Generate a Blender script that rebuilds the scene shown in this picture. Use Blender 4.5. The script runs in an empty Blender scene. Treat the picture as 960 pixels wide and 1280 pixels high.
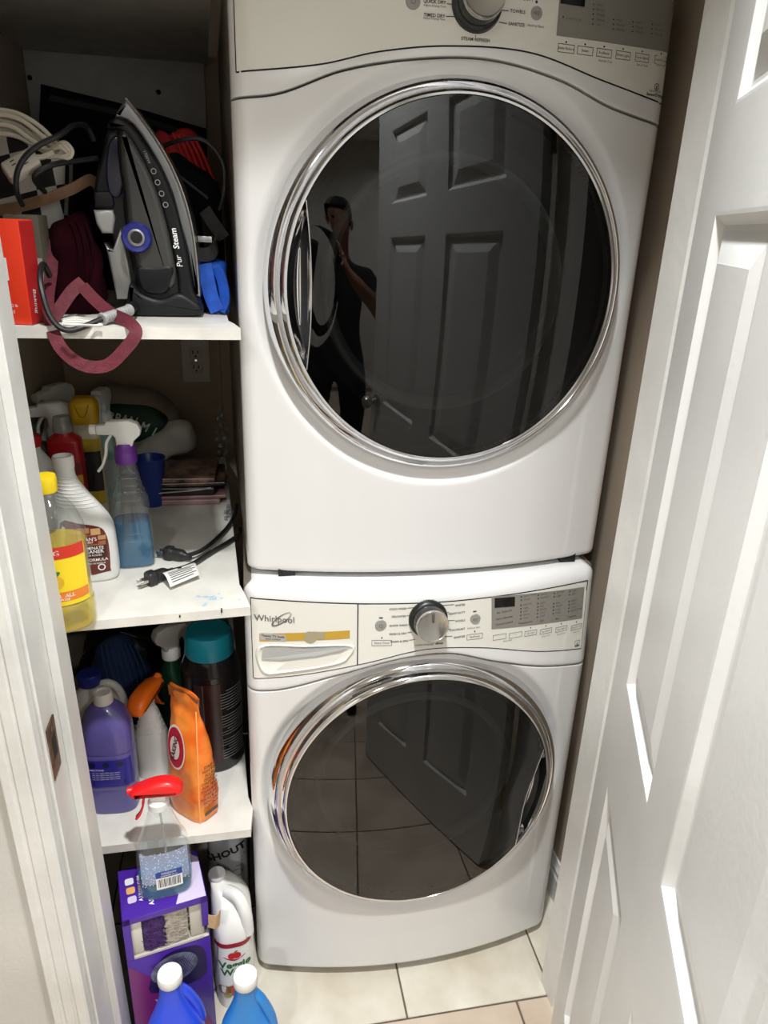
import bpy, bmesh, math, random
from math import sin, cos, pi, radians, sqrt, exp
from mathutils import Vector, Matrix, noise
random.seed(7)
S = bpy.context.scene
C = S.collection

# ------------------------------------------------------------------ camera
CX, CY, CZ = 0.0068, -1.2157, 1.582
YAW, PITCH, ROLL, FPX = .1974, .3766, .039, 905.8
fwd = Vector((sin(YAW)*cos(PITCH), cos(YAW)*cos(PITCH), -sin(PITCH)))
r0 = Vector((cos(YAW), -sin(YAW), 0)); u0 = r0.cross(fwd)
rgt = cos(ROLL)*r0 + sin(ROLL)*u0; upv = -sin(ROLL)*r0 + cos(ROLL)*u0
cam = bpy.data.cameras.new('camera'); camo = bpy.data.objects.new('camera', cam); C.objects.link(camo)
cam.sensor_fit = 'VERTICAL'; cam.sensor_height = 36; cam.lens = 36*FPX/1280; cam.clip_start = .01
M = Matrix((rgt, upv, -fwd)).transposed().to_4x4(); M.translation = (CX, CY, CZ)
camo.matrix_world = M; S.camera = camo
def ray(px, py): return fwd + rgt*((px-480)/FPX) - upv*((py-640)/FPX)
def at(px, py, y):                       # pixel -> point on the plane Y = y
    d = ray(px, py); t = (y-CY)/d.y; return Vector((CX+d.x*t, y, CZ+d.z*t))
def atz(px, py, z):
    d = ray(px, py); t = (z-CZ)/d.z; return Vector((CX+d.x*t, CY+d.y*t, z))

# ------------------------------------------------------------------ world, exposure, ceiling lamps
w = bpy.data.worlds.new('world'); S.world = w; w.use_nodes = True
w.node_tree.nodes['Background'].inputs[0].default_value = (.9, .95, 1, 1)
w.node_tree.nodes['Background'].inputs[1].default_value = .05
S.view_settings.view_transform = 'Standard'; S.view_settings.look = 'None'
S.view_settings.gamma = 1; S.view_settings.use_curve_mapping = False
S.view_settings.exposure = -.62
HALL_Z = 2.75
LAMPS = [((.10, -.80), 27, .05, 'closet doorway'), ((-.75, -2.5), 50, .06, 'left wall of the hall'),
         ((.75, -3.1), 50, .06, 'far end of the hall')]
for (lx, ly), pw, rad, _ in LAMPS:
    l = bpy.data.lights.new('downlight', 'AREA'); l.shape = 'DISK'; l.size = 2*rad; l.energy = pw; l.spread = radians(86 if ly > -1 else 150); l.color = (.975, .99, 1)
    o = bpy.data.objects.new('downlight', l); C.objects.link(o); o.location = (lx, ly, HALL_Z-.012)

# ------------------------------------------------------------------ materials
def lin(c):
    c = [x/255 for x in c]
    return tuple((x/12.92 if x <= .04045 else ((x+.055)/1.055)**2.4) for x in c) + (1,)
MATS = {}
def mat(name, rgb, rough=.5, metal=0, noise_amt=0, scale=20, bump=0, bscale=80, spec=None, trans=0, emit=0, coat=0, rgb2=None):
    if name in MATS: return MATS[name]
    m = bpy.data.materials.new(name); m.use_nodes = True; nt = m.node_tree; b = nt.nodes['Principled BSDF']
    b.inputs['Base Color'].default_value = lin(rgb); b.inputs['Roughness'].default_value = rough; b.inputs['Metallic'].default_value = metal
    if spec is not None: b.inputs['Specular IOR Level'].default_value = spec
    if coat: b.inputs['Coat Weight'].default_value = coat; b.inputs['Coat Roughness'].default_value = .05
    if trans: b.inputs['Transmission Weight'].default_value = trans
    if emit:
        b.inputs['Emission Color'].default_value = lin(rgb); b.inputs['Emission Strength'].default_value = emit
    if noise_amt or bump:
        tc = nt.nodes.new('ShaderNodeTexCoord')
    if noise_amt:
        n = nt.nodes.new('ShaderNodeTexNoise'); n.inputs['Scale'].default_value = scale; n.inputs['Detail'].default_value = 5
        nt.links.new(tc.outputs['Object'], n.inputs['Vector'])
        mx = nt.nodes.new('ShaderNodeMix'); mx.data_type = 'RGBA'
        c2 = rgb2 if rgb2 else tuple(x*(1-noise_amt) for x in rgb)
        rp = nt.nodes.new('ShaderNodeMapRange'); rp.inputs[1].default_value = .35; rp.inputs[2].default_value = .68
        nt.links.new(n.outputs['Fac'], rp.inputs[0]); nt.links.new(rp.outputs[0], mx.inputs['Factor'])
        mx.inputs['A'].default_value = lin(rgb); mx.inputs['B'].default_value = lin(c2)
        nt.links.new(mx.outputs['Result'], b.inputs['Base Color'])
    if bump:
        n2 = nt.nodes.new('ShaderNodeTexNoise'); n2.inputs['Scale'].default_value = bscale; n2.inputs['Detail'].default_value = 4
        nt.links.new(tc.outputs['Object'], n2.inputs['Vector'])
        bp = nt.nodes.new('ShaderNodeBump'); bp.inputs['Strength'].default_value = bump; bp.inputs['Distance'].default_value = .003
        nt.links.new(n2.outputs['Fac'], bp.inputs['Height']); nt.links.new(bp.outputs['Normal'], b.inputs['Normal'])
    MATS[name] = m; return m
def clear(name, tint, ior=1.45, rough=.02, diff=0, drgb=None, closed=True):
    """thin clear plastic or tinted glass: Fresnel gloss over a tinted see-through body, optionally part milky"""
    if name in MATS: return MATS[name]
    m = bpy.data.materials.new(name); m.use_nodes = True; nt = m.node_tree
    for n in list(nt.nodes):
        if n.type == 'BSDF_PRINCIPLED': nt.nodes.remove(n)
    out = nt.nodes['Material Output']
    tr = nt.nodes.new('ShaderNodeBsdfTransparent'); tr.inputs[0].default_value = lin(tint)
    gl = nt.nodes.new('ShaderNodeBsdfGlossy'); gl.inputs['Roughness'].default_value = rough; gl.inputs[0].default_value = (1, 1, 1, 1)
    fr = nt.nodes.new('ShaderNodeFresnel'); fr.inputs[0].default_value = ior
    base = tr.outputs[0]
    if diff:
        df = nt.nodes.new('ShaderNodeBsdfDiffuse'); df.inputs[0].default_value = lin(drgb or tint)
        mm = nt.nodes.new('ShaderNodeMixShader'); mm.inputs[0].default_value = diff
        nt.links.new(tr.outputs[0], mm.inputs[1]); nt.links.new(df.outputs[0], mm.inputs[2]); base = mm.outputs[0]
    mx = nt.nodes.new('ShaderNodeMixShader')
    fac = fr.outputs[0]
    if closed:                               # closed shells: gloss on the outer side only
        ge = nt.nodes.new('ShaderNodeNewGeometry'); a = nt.nodes.new('ShaderNodeMath'); a.operation = 'SUBTRACT'; a.inputs[0].default_value = 1
        b2 = nt.nodes.new('ShaderNodeMath'); b2.operation = 'MULTIPLY'
        nt.links.new(ge.outputs['Backfacing'], a.inputs[1]); nt.links.new(a.outputs[0], b2.inputs[0]); nt.links.new(fr.outputs[0], b2.inputs[1]); fac = b2.outputs[0]
    nt.links.new(fac, mx.inputs[0]); nt.links.new(base, mx.inputs[1]); nt.links.new(gl.outputs[0], mx.inputs[2])
    nt.links.new(mx.outputs[0], out.inputs[0]); MATS[name] = m; return m

WHITE_P = mat('white_enamel', (224, 223, 221), .22, coat=.3)
PANEL_P = mat('console_plastic', (222, 220, 210), .38)
PAINT = mat('white_trim_paint', (224, 223, 218), .42, noise_amt=.05, scale=9, bump=.25, bscale=60)
DOORPAINT = mat('white_door_paint', (226, 226, 223), .38, noise_amt=.03, scale=6, bump=.08, bscale=120)
BEIGE = mat('beige_wall_paint', (186, 170, 150), .8, noise_amt=.06, scale=5, bump=.12, bscale=140)
HALLW = mat('pale_wall_paint', (208, 205, 198), .8, noise_amt=.04, scale=4, bump=.2, bscale=150)
CEILP = mat('ceiling_paint', (222, 220, 214), .9, bump=.1)
SHELF = mat('white_melamine', (224, 221, 212), .4, noise_amt=.08, scale=14)
CHROME = mat('chrome', (222, 222, 224), .07, 1)
DARKGAP = mat('dark_gap', (18, 18, 18), .8)
BLACKP = mat('black_plastic', (20, 20, 21), .35)
GREYTXT = mat('grey_print', (92, 90, 86), .6)
DARKTXT = mat('dark_print', (38, 38, 38), .6)
WHITEPL = mat('white_plastic', (228, 228, 224), .35)
WHITEPR = mat('white_print', (236, 236, 234), .5)
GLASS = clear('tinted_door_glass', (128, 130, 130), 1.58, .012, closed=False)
CLEARB = clear('clear_plastic', (246, 249, 249), 1.55, .04, diff=.06, drgb=(244, 246, 246))
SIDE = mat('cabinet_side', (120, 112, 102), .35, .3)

# ------------------------------------------------------------------ mesh helpers
def newmesh(name, vs, fs, m, parent=None, smooth=True, angle=38):
    me = bpy.data.meshes.new(name); me.from_pydata([tuple(v) for v in vs], [], fs); me.validate()
    bm = bmesh.new(); bm.from_mesh(me); bmesh.ops.recalc_face_normals(bm, faces=bm.faces); bm.to_mesh(me); bm.free()
    if smooth:
        me.shade_smooth(); me.set_sharp_from_angle(angle=radians(angle))
    if m: me.materials.append(m)
    o = bpy.data.objects.new(name, me); C.objects.link(o)
    if parent: o.parent = parent
    return o
class MB:
    def __init__(s): s.v = []; s.f = []
    def add(s, vf, M=None):
        n = len(s.v); vs, fs = vf
        s.v += [(M @ Vector(v)) if M else Vector(v) for v in vs]; s.f += [tuple(i+n for i in f) for f in fs]; return s
    def box(s, a, b, bev=0, seg=2, M=None): return s.add(rbox(a, b, bev, seg), M)
    def build(s, name, m, parent=None, world=False, smooth=True, angle=38):
        vs = s.v
        if world and parent:
            L = parent.location; vs = [v-L for v in vs]
        return newmesh(name, vs, s.f, m, parent, smooth, angle)
def rbox(a, b, bev=0, seg=2):
    a = Vector(a); b = Vector(b); bm = bmesh.new(); bmesh.ops.create_cube(bm, size=1)
    for v in bm.verts: v.co = Vector(((a[i]+b[i])/2 + v.co[i]*(b[i]-a[i]) for i in range(3)))
    if bev: bmesh.ops.bevel(bm, geom=bm.edges[:], offset=bev, segments=seg, profile=.5, affect='EDGES')
    bm.verts.ensure_lookup_table(); r = ([v.co.copy() for v in bm.verts], [[v.index for v in f.verts] for f in bm.faces]); bm.free(); return r
def loft(rings, cap=True, close=True):
    n = len(rings[0]); vs = [p for r in rings for p in r]; fs = []
    for i in range(len(rings)-1):
        for j in range(n if close else n-1):
            k = (j+1) % n; fs.append((i*n+j, i*n+k, (i+1)*n+k, (i+1)*n+j))
    if cap: fs.append(tuple(range(n))[::-1]); fs.append(tuple((len(rings)-1)*n+j for j in range(n)))
    return vs, fs
def lathe(prof, n=32, cap=True, sx=1, sy=1):
    return loft([[Vector((r*cos(2*pi*j/n)*sx, r*sin(2*pi*j/n)*sy, z)) for j in range(n)] for r, z in prof], cap)
def smooth(pts, k=6):
    P = [Vector(p) for p in pts]; out = []
    for i in range(len(P)-1):
        a = P[max(i-1, 0)]; b = P[i]; c = P[i+1]; d = P[min(i+2, len(P)-1)]
        for q in range(k):
            t = q/k; out.append(.5*((2*b)+(c-a)*t+(2*a-5*b+4*c-d)*t*t+(3*b-a-3*c+d)*t**3))
    out.append(P[-1]); return out
def frames(path):
    ts = [(path[min(i+1, len(path)-1)]-path[max(i-1, 0)]).normalized() for i in range(len(path))]
    n = ts[0].orthogonal().normalized(); fr = []
    for t in ts:
        n = (n-t*n.dot(t)).normalized(); fr.append((t, n, t.cross(n)))
    return fr
def tube(path, r, n=8):
    path = [Vector(p) for p in path]; rr = r if callable(r) else (lambda s: r); rings = []
    for i, (t, a, b) in enumerate(frames(path)):
        q = rr(i/(len(path)-1)); rings.append([path[i]+(a*cos(2*pi*j/n)+b*sin(2*pi*j/n))*q for j in range(n)])
    return loft(rings)
def ribbon(path, width, th, wdir):
    """flat strap along a path; wdir = direction of its width (vector or function of 0..1)"""
    path = [Vector(p) for p in path]; rings = []
    for i, (t, _, _) in enumerate(frames(path)):
        s = i/(len(path)-1); wd = t.cross(Vector((.05, -1, .2))) if wdir is None else Vector(wdir(s) if callable(wdir) else wdir); wd = (wd-t*wd.dot(t)).normalized(); nn = t.cross(wd)
        rings.append([path[i]+wd*width/2+nn*th/2, path[i]+wd*width/2-nn*th/2, path[i]-wd*width/2-nn*th/2, path[i]-wd*width/2+nn*th/2])
    return loft(rings)
def area2(p): return sum(p[i][0]*p[(i+1) % len(p)][1]-p[(i+1) % len(p)][0]*p[i][1] for i in range(len(p)))/2
def inset(pts, d):
    n = len(pts); sg = 1 if area2(pts) > 0 else -1; out = []
    for i in range(n):
        a = Vector(pts[i-1]); b = Vector(pts[i]); c = Vector(pts[(i+1) % n])
        e1 = (b-a).normalized(); e2 = (c-b).normalized(); n1 = Vector((-e1.y, e1.x))*sg; n2 = Vector((-e2.y, e2.x))*sg
        m = n1+n2; m = m/max(m.length_squared, .4)*2 if m.length > 1e-6 else n1
        out.append(b+m*d)
    return out
def prism(outline, y0, y1, bev=.002, seg=3):
    """outline in (x,z), extruded along Y from y0 to y1 with rounded rims"""
    o = [Vector((p[0], p[1])) for p in outline]; rings = []
    for k in range(seg+1):
        a = pi/2*k/seg; q = inset(o, bev*(1-sin(a))); rings.append([Vector((p.x, y0+bev*(1-cos(a)), p.y)) for p in q])
    for k in range(seg+1):
        a = pi/2*(1-k/seg); q = inset(o, bev*(1-sin(a))); rings.append([Vector((p.x, y1-bev*(1-cos(a)), p.y)) for p in q])
    return loft(rings)
def sm2(pts, k=4, closed=True):
    P = [Vector((p[0], p[1], 0)) for p in pts]
    if closed:
        q = smooth([P[-1]]+P+[P[0], P[1]], k); q = q[k:-k-1] if False else q[k:k+len(P)*k]
    else: q = smooth(P, k)
    return [(v.x, v.y) for v in q]
def patch(fn, nu=8, nv=8):
    vs = [fn(i/nu, j/nv) for j in range(nv+1) for i in range(nu+1)]
    fs = [(j*(nu+1)+i, j*(nu+1)+i+1, (j+1)*(nu+1)+i+1, (j+1)*(nu+1)+i) for j in range(nv) for i in range(nu)]
    return vs, fs
def disc(fn, r, n=24, r2=0):
    """disc or ring in (u,v) pushed through fn"""
    if r2:
        vs = [fn(q*cos(2*pi*j/n), q*sin(2*pi*j/n)) for q in (r, r2) for j in range(n)]
        return vs, [(j, (j+1) % n, n+(j+1) % n, n+j) for j in range(n)]
    return [fn(r*cos(2*pi*j/n), r*sin(2*pi*j/n)) for j in range(n)], [tuple(range(n))]
def poly(fn, pts): return [fn(u, v) for u, v in pts], [tuple(range(len(pts)))]
def rrect(w, h, r, n=4, cx=0, cy=0):
    out = []
    for sx, sy, a0 in ((1, 1, 0), (-1, 1, pi/2), (-1, -1, pi), (1, -1, 3*pi/2)):
        for k in range(n+1):
            a = a0+pi/2*k/n; out.append((cx+sx*(w/2-r)+r*cos(a), cy+sy*(h/2-r)+r*sin(a)))
    return out
_T = {}
def text2d(s, size, align='CENTER', bold=0, shear=0):
    key = (s, align, bold, shear)
    if key not in _T:
        cu = bpy.data.curves.new('t', 'FONT'); cu.body = s; cu.size = 1; cu.align_x = align; cu.align_y = 'CENTER'; cu.resolution_u = 2; cu.offset = bold; cu.shear = shear
        ob = bpy.data.objects.new('t', cu); C.objects.link(ob); dg = bpy.context.evaluated_depsgraph_get()
        me = bpy.data.meshes.new_from_object(ob.evaluated_get(dg))
        _T[key] = ([v.co.copy() for v in me.vertices], [tuple(p.vertices) for p in me.polygons])
        bpy.data.objects.remove(ob); bpy.data.curves.remove(cu); bpy.data.meshes.remove(me)
    vs, fs = _T[key]; return [(v.x*size, v.y*size) for v in vs], fs
def text(s, size, fn, align='CENTER', bold=0, shear=0, sx=1):
    vs, fs = text2d(s, size, align, bold, shear); return [fn(u*sx, v) for u, v in vs], fs
def thing(name, label, cat, loc=(0, 0, 0), rotz=0, group=None, rot=None):
    o = bpy.data.objects.new(name, None); C.objects.link(o); o.location = loc; o.rotation_euler = rot if rot else (0, 0, rotz)
    o.empty_display_size = .05
    o['label'] = label; o['category'] = cat
    if group: o['group'] = group
    return o
def tag(o, label, cat, group=None):
    o['label'] = label; o['category'] = cat
    if group: o['group'] = group
    return o
def struct(o, label=None, cat=None):
    o['kind'] = 'structure'
    if label: o['label'] = label
    if cat: o['category'] = cat
    return o
def setloc(o):                           # put a top-level mesh's origin at its base
    me = o.data; xs = [v.co.x for v in me.vertices]; ys = [v.co.y for v in me.vertices]; zs = [v.co.z for v in me.vertices]
    p = Vector(((min(xs)+max(xs))/2, (min(ys)+max(ys))/2, min(zs)))
    me.transform(Matrix.Translation(-p)); o.location = p; return o
class Body:
    """bottle body lofted through sections (z, rx, ry, p, cx, cy); p = squareness"""
    def __init__(s, secs, sub=5, n=40):
        secs = [tuple(q)+(2, 0, 0)[len(q)-3:] for q in secs]; s.secs = []
        for i in range(len(secs)-1):
            a = secs[max(i-1, 0)]; b = secs[i]; c = secs[i+1]; d = secs[min(i+2, len(secs)-1)]
            for k in range(sub):
                t = k/sub; row = []
                for q in range(6):
                    m1 = (c[q]-a[q])/2; m2 = (d[q]-b[q])/2
                    val = (2*t**3-3*t*t+1)*b[q]+(t**3-2*t*t+t)*m1+(-2*t**3+3*t*t)*c[q]+(t**3-t*t)*m2
                    lo, hi = min(b[q], c[q]), max(b[q], c[q]); row.append(min(max(val, lo), hi))
                s.secs.append(row)
        s.secs.append(list(secs[-1])); s.n = n
    def ringpt(s, r, th, off=0):
        z, rx, ry, p, cx, cy = r; c, q = cos(th), sin(th)
        return Vector((cx+(rx+off)*math.copysign(abs(c)**(2/p), c), cy+(ry+off)*math.copysign(abs(q)**(2/p), q), z))
    def mesh(s, off=0, z0=None, z1=None):
        S_ = [r for r in s.secs if (z0 is None or r[0] >= z0) and (z1 is None or r[0] <= z1)]
        return loft([[s.ringpt(r, 2*pi*j/s.n, off) for j in range(s.n)] for r in S_])
    def surf(s, th, z, off=.0006):
        R = s.secs
        for i in range(len(R)-1):
            if R[i][0] <= z <= R[i+1][0] or i == len(R)-2:
                dz = R[i+1][0]-R[i][0]; t = min(max((z-R[i][0])/dz if dz else 0, 0), 1)
                r = [R[i][q]*(1-t)+R[i+1][q]*t for q in range(6)]; return s.ringpt(r, th, off)
    def at_x(s, x, z, off=.0006):
        """front (-y) surface point at local x"""
        lo, hi = -pi, 0
        for _ in range(24):
            m = (lo+hi)/2
            if s.surf(m, z, off).x < x: lo = m
            else: hi = m
        return s.surf((lo+hi)/2, z, off)
    def label(s, x0, x1, z0, z1, off=.0006, nu=12, nv=6, rc=0):
        def f(u, v):
            x = x0+(x1-x0)*u; z = z0+(z1-z0)*v; return s.at_x(x, z, off)
        return patch(f, nu, nv)
    def poly(s, pts, off=.001):          # small flat decal on the front
        return [s.at_x(x, z, off) for x, z in pts], [tuple(range(len(pts)))]
    def fn(s, x, z, off=.0012, rot=0):
        c, q = cos(rot), sin(rot)
        return lambda u, v: s.at_x(x+u*c-v*q, z+u*q+v*c, off)

# ================================================================== STRUCTURE
YO, YI = -.31, -.171            # outer and inner face of the closet's front wall
XJR = .633                      # right jamb face
XL, XR, YB = -.455, .745, .79   # closet side walls and back wall
HX0, HX1, HY0 = -1.45, 1.6, -4.0
HEAD = 2.09
def wallbox(name, a, b, m): return struct(MB().box(a, b).build(name, m, smooth=False))
wallbox('wall_back', (XL-.1, YB, 0), (XR+.1, YB+.1, HALL_Z), BEIGE)
wallbox('wall_left', (XL-.1, YI, 0), (XL, YB, HALL_Z), BEIGE)
wallbox('wall_right', (XR, YI, 0), (XR+.1, YB, HALL_Z), BEIGE)
wallbox('wall_front_left', (HX0, YO, 0), (-.302, YI, HALL_Z), HALLW)
wallbox('wall_front_right', (XJR+.03, YO, 0), (HX1, YI, HALL_Z), HALLW)
wallbox('wall_front_header', (-.302, YO, HEAD+.02), (XJR+.03, YI, HALL_Z), HALLW)
wallbox('wall_hall_left', (HX0-.1, HY0, 0), (HX0, YI, HALL_Z), HALLW)
wallbox('wall_hall_right', (HX1, HY0, 0), (HX1+.1, YI, HALL_Z), HALLW)
wallbox('wall_hall_back', (HX0, HY0-.1, 0), (HX1, HY0, HALL_Z), HALLW)
wallbox('ceiling', (HX0, HY0, HALL_Z), (HX1, YB, HALL_Z+.1), CEILP)
# left jamb, stop, strike plate and casing (a little out of plumb, as in the photo)
def lean(mb):
    for v in mb.v: v.x += -.018*(v.z-.85)
    return mb
def prof_extrude(pts, z0, z1):           # (x,y) outline extruded up
    n = len(pts); return loft([[Vector((x, y, z)) for x, y in pts] for z in (z0, .4, .8, 1.2, 1.6, z1)])
jl = lean(MB().add(prof_extrude([(-.302, YI), (-.289, YI), (-.289, -.309), (-.302, -.309)], 0, HEAD+.02))).build('trim_1', PAINT, smooth=False); struct(jl)
stp = lean(MB().add(prof_extrude([(-.2885, YI), (-.277, YI), (-.276, YI-.002), (-.276, -.231), (-.2785, -.2335), (-.2885, -.2335)], 0, HEAD))).build('door_stop', PAINT, jl, smooth=False)
cas = lean(MB().add(prof_extrude([(-.353, -.311), (-.353, -.322), (-.350, -.327), (-.340, -.328), (-.3385, -.3255), (-.333, -.3255), (-.331, -.329), (-.318, -.330), (-.3165, -.3275), (-.313, -.3275), (-.311, -.331), (-.299, -.3315), (-.2955, -.328), (-.2945, -.322), (-.2945, -.311)], 0, HEAD+.06))).build('trim_2', PAINT, angle=30); struct(cas)
# strike plate
MB().box((-.29, -.302, .805), (-.2868, -.262, .895), .0012).build('strike_plate', mat('old_brass', (122, 100, 84), .45, .75, noise_amt=.4, scale=60), jl)
MB().box((-.2872, -.290, .835), (-.2862, -.272, .872)).build('strike_hole', DARKGAP, jl)
for zz in (.816, .884): MB().add(disc(lambda u, v: Vector((-.2864, -.283+u, zz+v)), .004)).build('strike_screw', mat('screw_steel', (140, 130, 120), .4, .8), jl)
# right jamb and header jamb
jr = MB().add(prof_extrude([(XJR, YI), (XJR, YO+.002), (XJR+.03, YO+.002), (XJR+.03, YI)], 0, HEAD+.02)).build('trim_3', PAINT, smooth=False); struct(jr)
MB().add(prof_extrude([(XJR-.0115, YI), (XJR, YI), (XJR, -.232), (XJR-.0115, -.232)], 0, HEAD)).build('door_stop', PAINT, jr, smooth=False)
hj = MB().box((-.302, YO+.002, HEAD), (XJR+.03, YI, HEAD+.02)).build('trim_4', PAINT, smooth=False); struct(hj)
cr = MB().add(prof_extrude([(.70, -.311), (.70, -.325), (.69, -.329), (.655, -.330), (.648, -.326), (.648, -.311)], 0, HEAD+.06)).build('trim_5', PAINT, angle=30); struct(cr)
ch = MB().box((-.353, -.330, HEAD+.012), (.70, -.311, HEAD+.08), .003).build('trim_6', PAINT); struct(ch)
# baseboards
def baseboard(name, path):
    pr = [(0, 0), (.014, 0), (.014, .07), (.011, .076), (.011, .088), (.007, .094), (.004, .106), (0, .108)]
    rings = [[p+nn*x+Vector((0, 0, z)) for x, z in pr] for p, nn in path]
    o = MB().add(loft(rings)).build(name, PAINT, angle=25); return struct(o)
baseboard('baseboard_right', [(Vector((XR, YI+.001, 0)), Vector((-1, 0, 0))), (Vector((XR, YB, 0)), Vector((-1, 0, 0)))])
baseboard('baseboard_hall_back', [(Vector((HX0, HY0, 0)), Vector((0, 1, 0))), (Vector((HX1, HY0, 0)), Vector((0, 1, 0)))])
baseboard('baseboard_hall_right', [(Vector((HX1, YO-.03, 0)), Vector((-1, 0, 0))), (Vector((HX1, HY0+.02, 0)), Vector((-1, 0, 0)))])
baseboard('baseboard_front', [(Vector((HX0+.01, YO, 0)), Vector((0, -1, 0))), (Vector((-.356, YO, 0)), Vector((0, -1, 0)))])
# floor: grout bed and single tiles
TILE = mat('cream_stone_tile', (216, 211, 197), .42, noise_amt=.3, scale=7, bump=.3, bscale=22, rgb2=(192, 182, 162))
TILE2 = mat('pinkish_stone_tile', (204, 190, 172), .45, noise_amt=.3, scale=6, bump=.25, bscale=22, rgb2=(184, 164, 144))
fl = MB().box((HX0, HY0, -.06), (HX1, YB, -.004)).build('floor', mat('grout', (112, 100, 84), .9, noise_amt=.2, scale=40), smooth=False); struct(fl)
TS = .33; gap = .004
src = {}
def tile(x0, x1, y0, y1, m):
    sx, sy = round(x1-x0-gap, 3), round(y1-y0-gap, 3); k = (sx, sy, m.name)
    if k not in src:
        me = newmesh('floor_tile', *rbox((-sx/2, -sy/2, -.004), (sx/2, sy/2, 0), .0015, 1), m, fl); src[k] = me.data; o = me
    else:
        o = bpy.data.objects.new('floor_tile', src[k]); C.objects.link(o); o.parent = fl
    o.location = ((x0+x1)/2, (y0+y1)/2, random.uniform(-.0006, 0))
xs = [.634-TS*4, .634-TS*3, .634-TS*2, .634-TS, .634, .634+TS]
for i in range(5):
    for y0, y1 in ((-.205, .125), (.125, .455), (.455, .785)):
        tile(max(xs[i], XL-.09), min(xs[i+1], XR+.09), y0, y1, TILE)
nx = int((HX1-HX0)/TS)
for j in range(11):
    for i in range(nx): tile(HX0+.02+i*TS, HX0+.02+(i+1)*TS, -.205-(j+1)*TS, -.205-j*TS, TILE2)

# open six-panel door: hinged on the right jamb, swung out into the hall
DW, DH, DT = .83, HEAD-.012, .036
ST, PWD = .11, .25; MU = DW-2*ST-2*PWD
rows = [(.235, .774), (.955, 1.602), (1.711, 1.965)]
cols = [(ST, ST+PWD), (ST+PWD+MU, DW-ST)]
A = radians(22.5)
door = bpy.data.objects.new('door_1', None); C.objects.link(door); struct(door)
door['label'] = 'white six-panel door standing open beside the machines'
# local frame: +X from hinge to free edge, inner face at Y=0 (towards -Y), thickness to +Y
door.location = (.587, -.296, .008)
door.rotation_euler = (0, 0, math.atan2(-cos(A), -sin(A)))
mb = MB()
for a, b in ((0, ST), (DW-ST, DW)): mb.box((a, 0, 0), (b, DT, DH))
mb.build('stile', DOORPAINT, door, smooth=False)
zc = [0]+[z for r in rows for z in r]+[DH]
for k in range(4): MB().box((ST, 0, zc[2*k]), (DW-ST, DT, zc[2*k+1])).build('rail', DOORPAINT, door, smooth=False)
for z0, z1 in rows: MB().box((cols[0][1], 0, z0), (cols[1][0], DT, z1)).build('mullion', DOORPAINT, door, smooth=False)
def door_panel(x0, x1, z0, z1):
    m = MB(); st = [(0, 0), (.004, .0005), (.010, .007), (.014, .010), (.020, .010), (.024, .0085), (.052, .0025), (.054, .0018)]
    for sgn, yb in ((1, 0), (-1, DT)):
        rings = []
        for ins, d in st:
            y = yb+sgn*d; rings.append([Vector((x0+ins, y, z0+ins)), Vector((x1-ins, y, z0+ins)), Vector((x1-ins, y, z1-ins)), Vector((x0+ins, y, z1-ins))])
        vs, fs = loft(rings, cap=False); fs.append(tuple(len(vs)-4+j for j in range(4))); m.add((vs, fs))
    return m.build('panel', DOORPAINT, door, angle=12)
for z0, z1 in rows:
    for x0, x1 in cols: door_panel(x0, x1, z0, z1)
for hz in (.25, 1.0, 1.75):
    MB().add(tube([(-.006, DT-.004, hz), (-.006, DT-.004, hz+.09)], .006, 10)).build('hinge', mat('hinge_brass', (170, 150, 110), .35, .9), door)
kn = MB().add(lathe([(.03, 0), (.03, .006), (.014, .01), (.012, .03), (.026, .042), (.029, .054), (.024, .066), (.0, .07)], 24), Matrix.Translation((DW-.06, 0, .95)) @ Matrix.Rotation(pi/2, 4, 'X')).build('knob', mat('satin_nickel', (190, 186, 178), .3, .9), door)

# ------------------------------------------------------------------ shelves of the closet's left bay
def shelf(name, label, zt, th, yfr, yfl, yb=YB-.002, xr=.003):
    pts = [(XL+.001, yfl), (-.012, yfr), (xr, yfr+.001), (-.007, -.035), (-.016, .0), (-.055, yb), (XL+.001, yb)]
    r = [[Vector((x, y, z)) for x, y in pts] for z in (zt-th, zt)]
    o = MB().add(loft(r)).build(name, SHELF, smooth=False)
    return tag(setloc(o), label, 'shelf')
SZ1, SZ2, SZ3 = 1.431, .958, .46
shelf('closet_shelf', 'white painted shelf board carrying the steam iron', SZ1, .017, -.09, -.092)
s2 = shelf('closet_shelf', 'white shelf board with blue stain carrying spray bottles and plugs', SZ2, .017, -.088, -.118)
shelf('closet_shelf', 'white shelf board carrying purple bottle and orange pouch', SZ3, .019, -.09, -.092, xr=-.012)
shelf('closet_shelf', 'grey-white upper shelf board above the black bag and iron', 1.935, .02, -.10, -.10, xr=-.02)
# stains on the middle shelf
BLUEST = mat('blue_stain', (150, 196, 222), .5)
m = MB(); cst = atz(268, 746, SZ2)
for k in range(16):
    a = random.uniform(0, 2*pi); q = random.gauss(0, .012); x = cst.x+q*1.6*cos(a); y = cst.y+q*sin(a)*1.4; r = random.uniform(.0015, .005)
    n = 9; rr = [r*random.uniform(.5, 1.2) for _ in range(n)]
    m.add(([Vector((x+rr[j]*cos(2*pi*j/n), y+rr[j]*sin(2*pi*j/n), SZ2+.0004+k*.00001)) for j in range(n)], [tuple(range(n))]))
o = m.build('stain', BLUEST, s2, world=True, smooth=False); o['kind'] = 'stuff'; o['label'] = 'pale blue dried cleaner stain'
for px, py, r in ((277, 764, .003), (225, 769, .002)):
    p = at(px, py, -.092); MB().box((p.x-.0012, -.0925-(.004 if px < 250 else .0), p.z-r), (p.x+.0012, -.0865, p.z+r)).build('chip', DARKGAP, s2, world=True, smooth=False)
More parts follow.
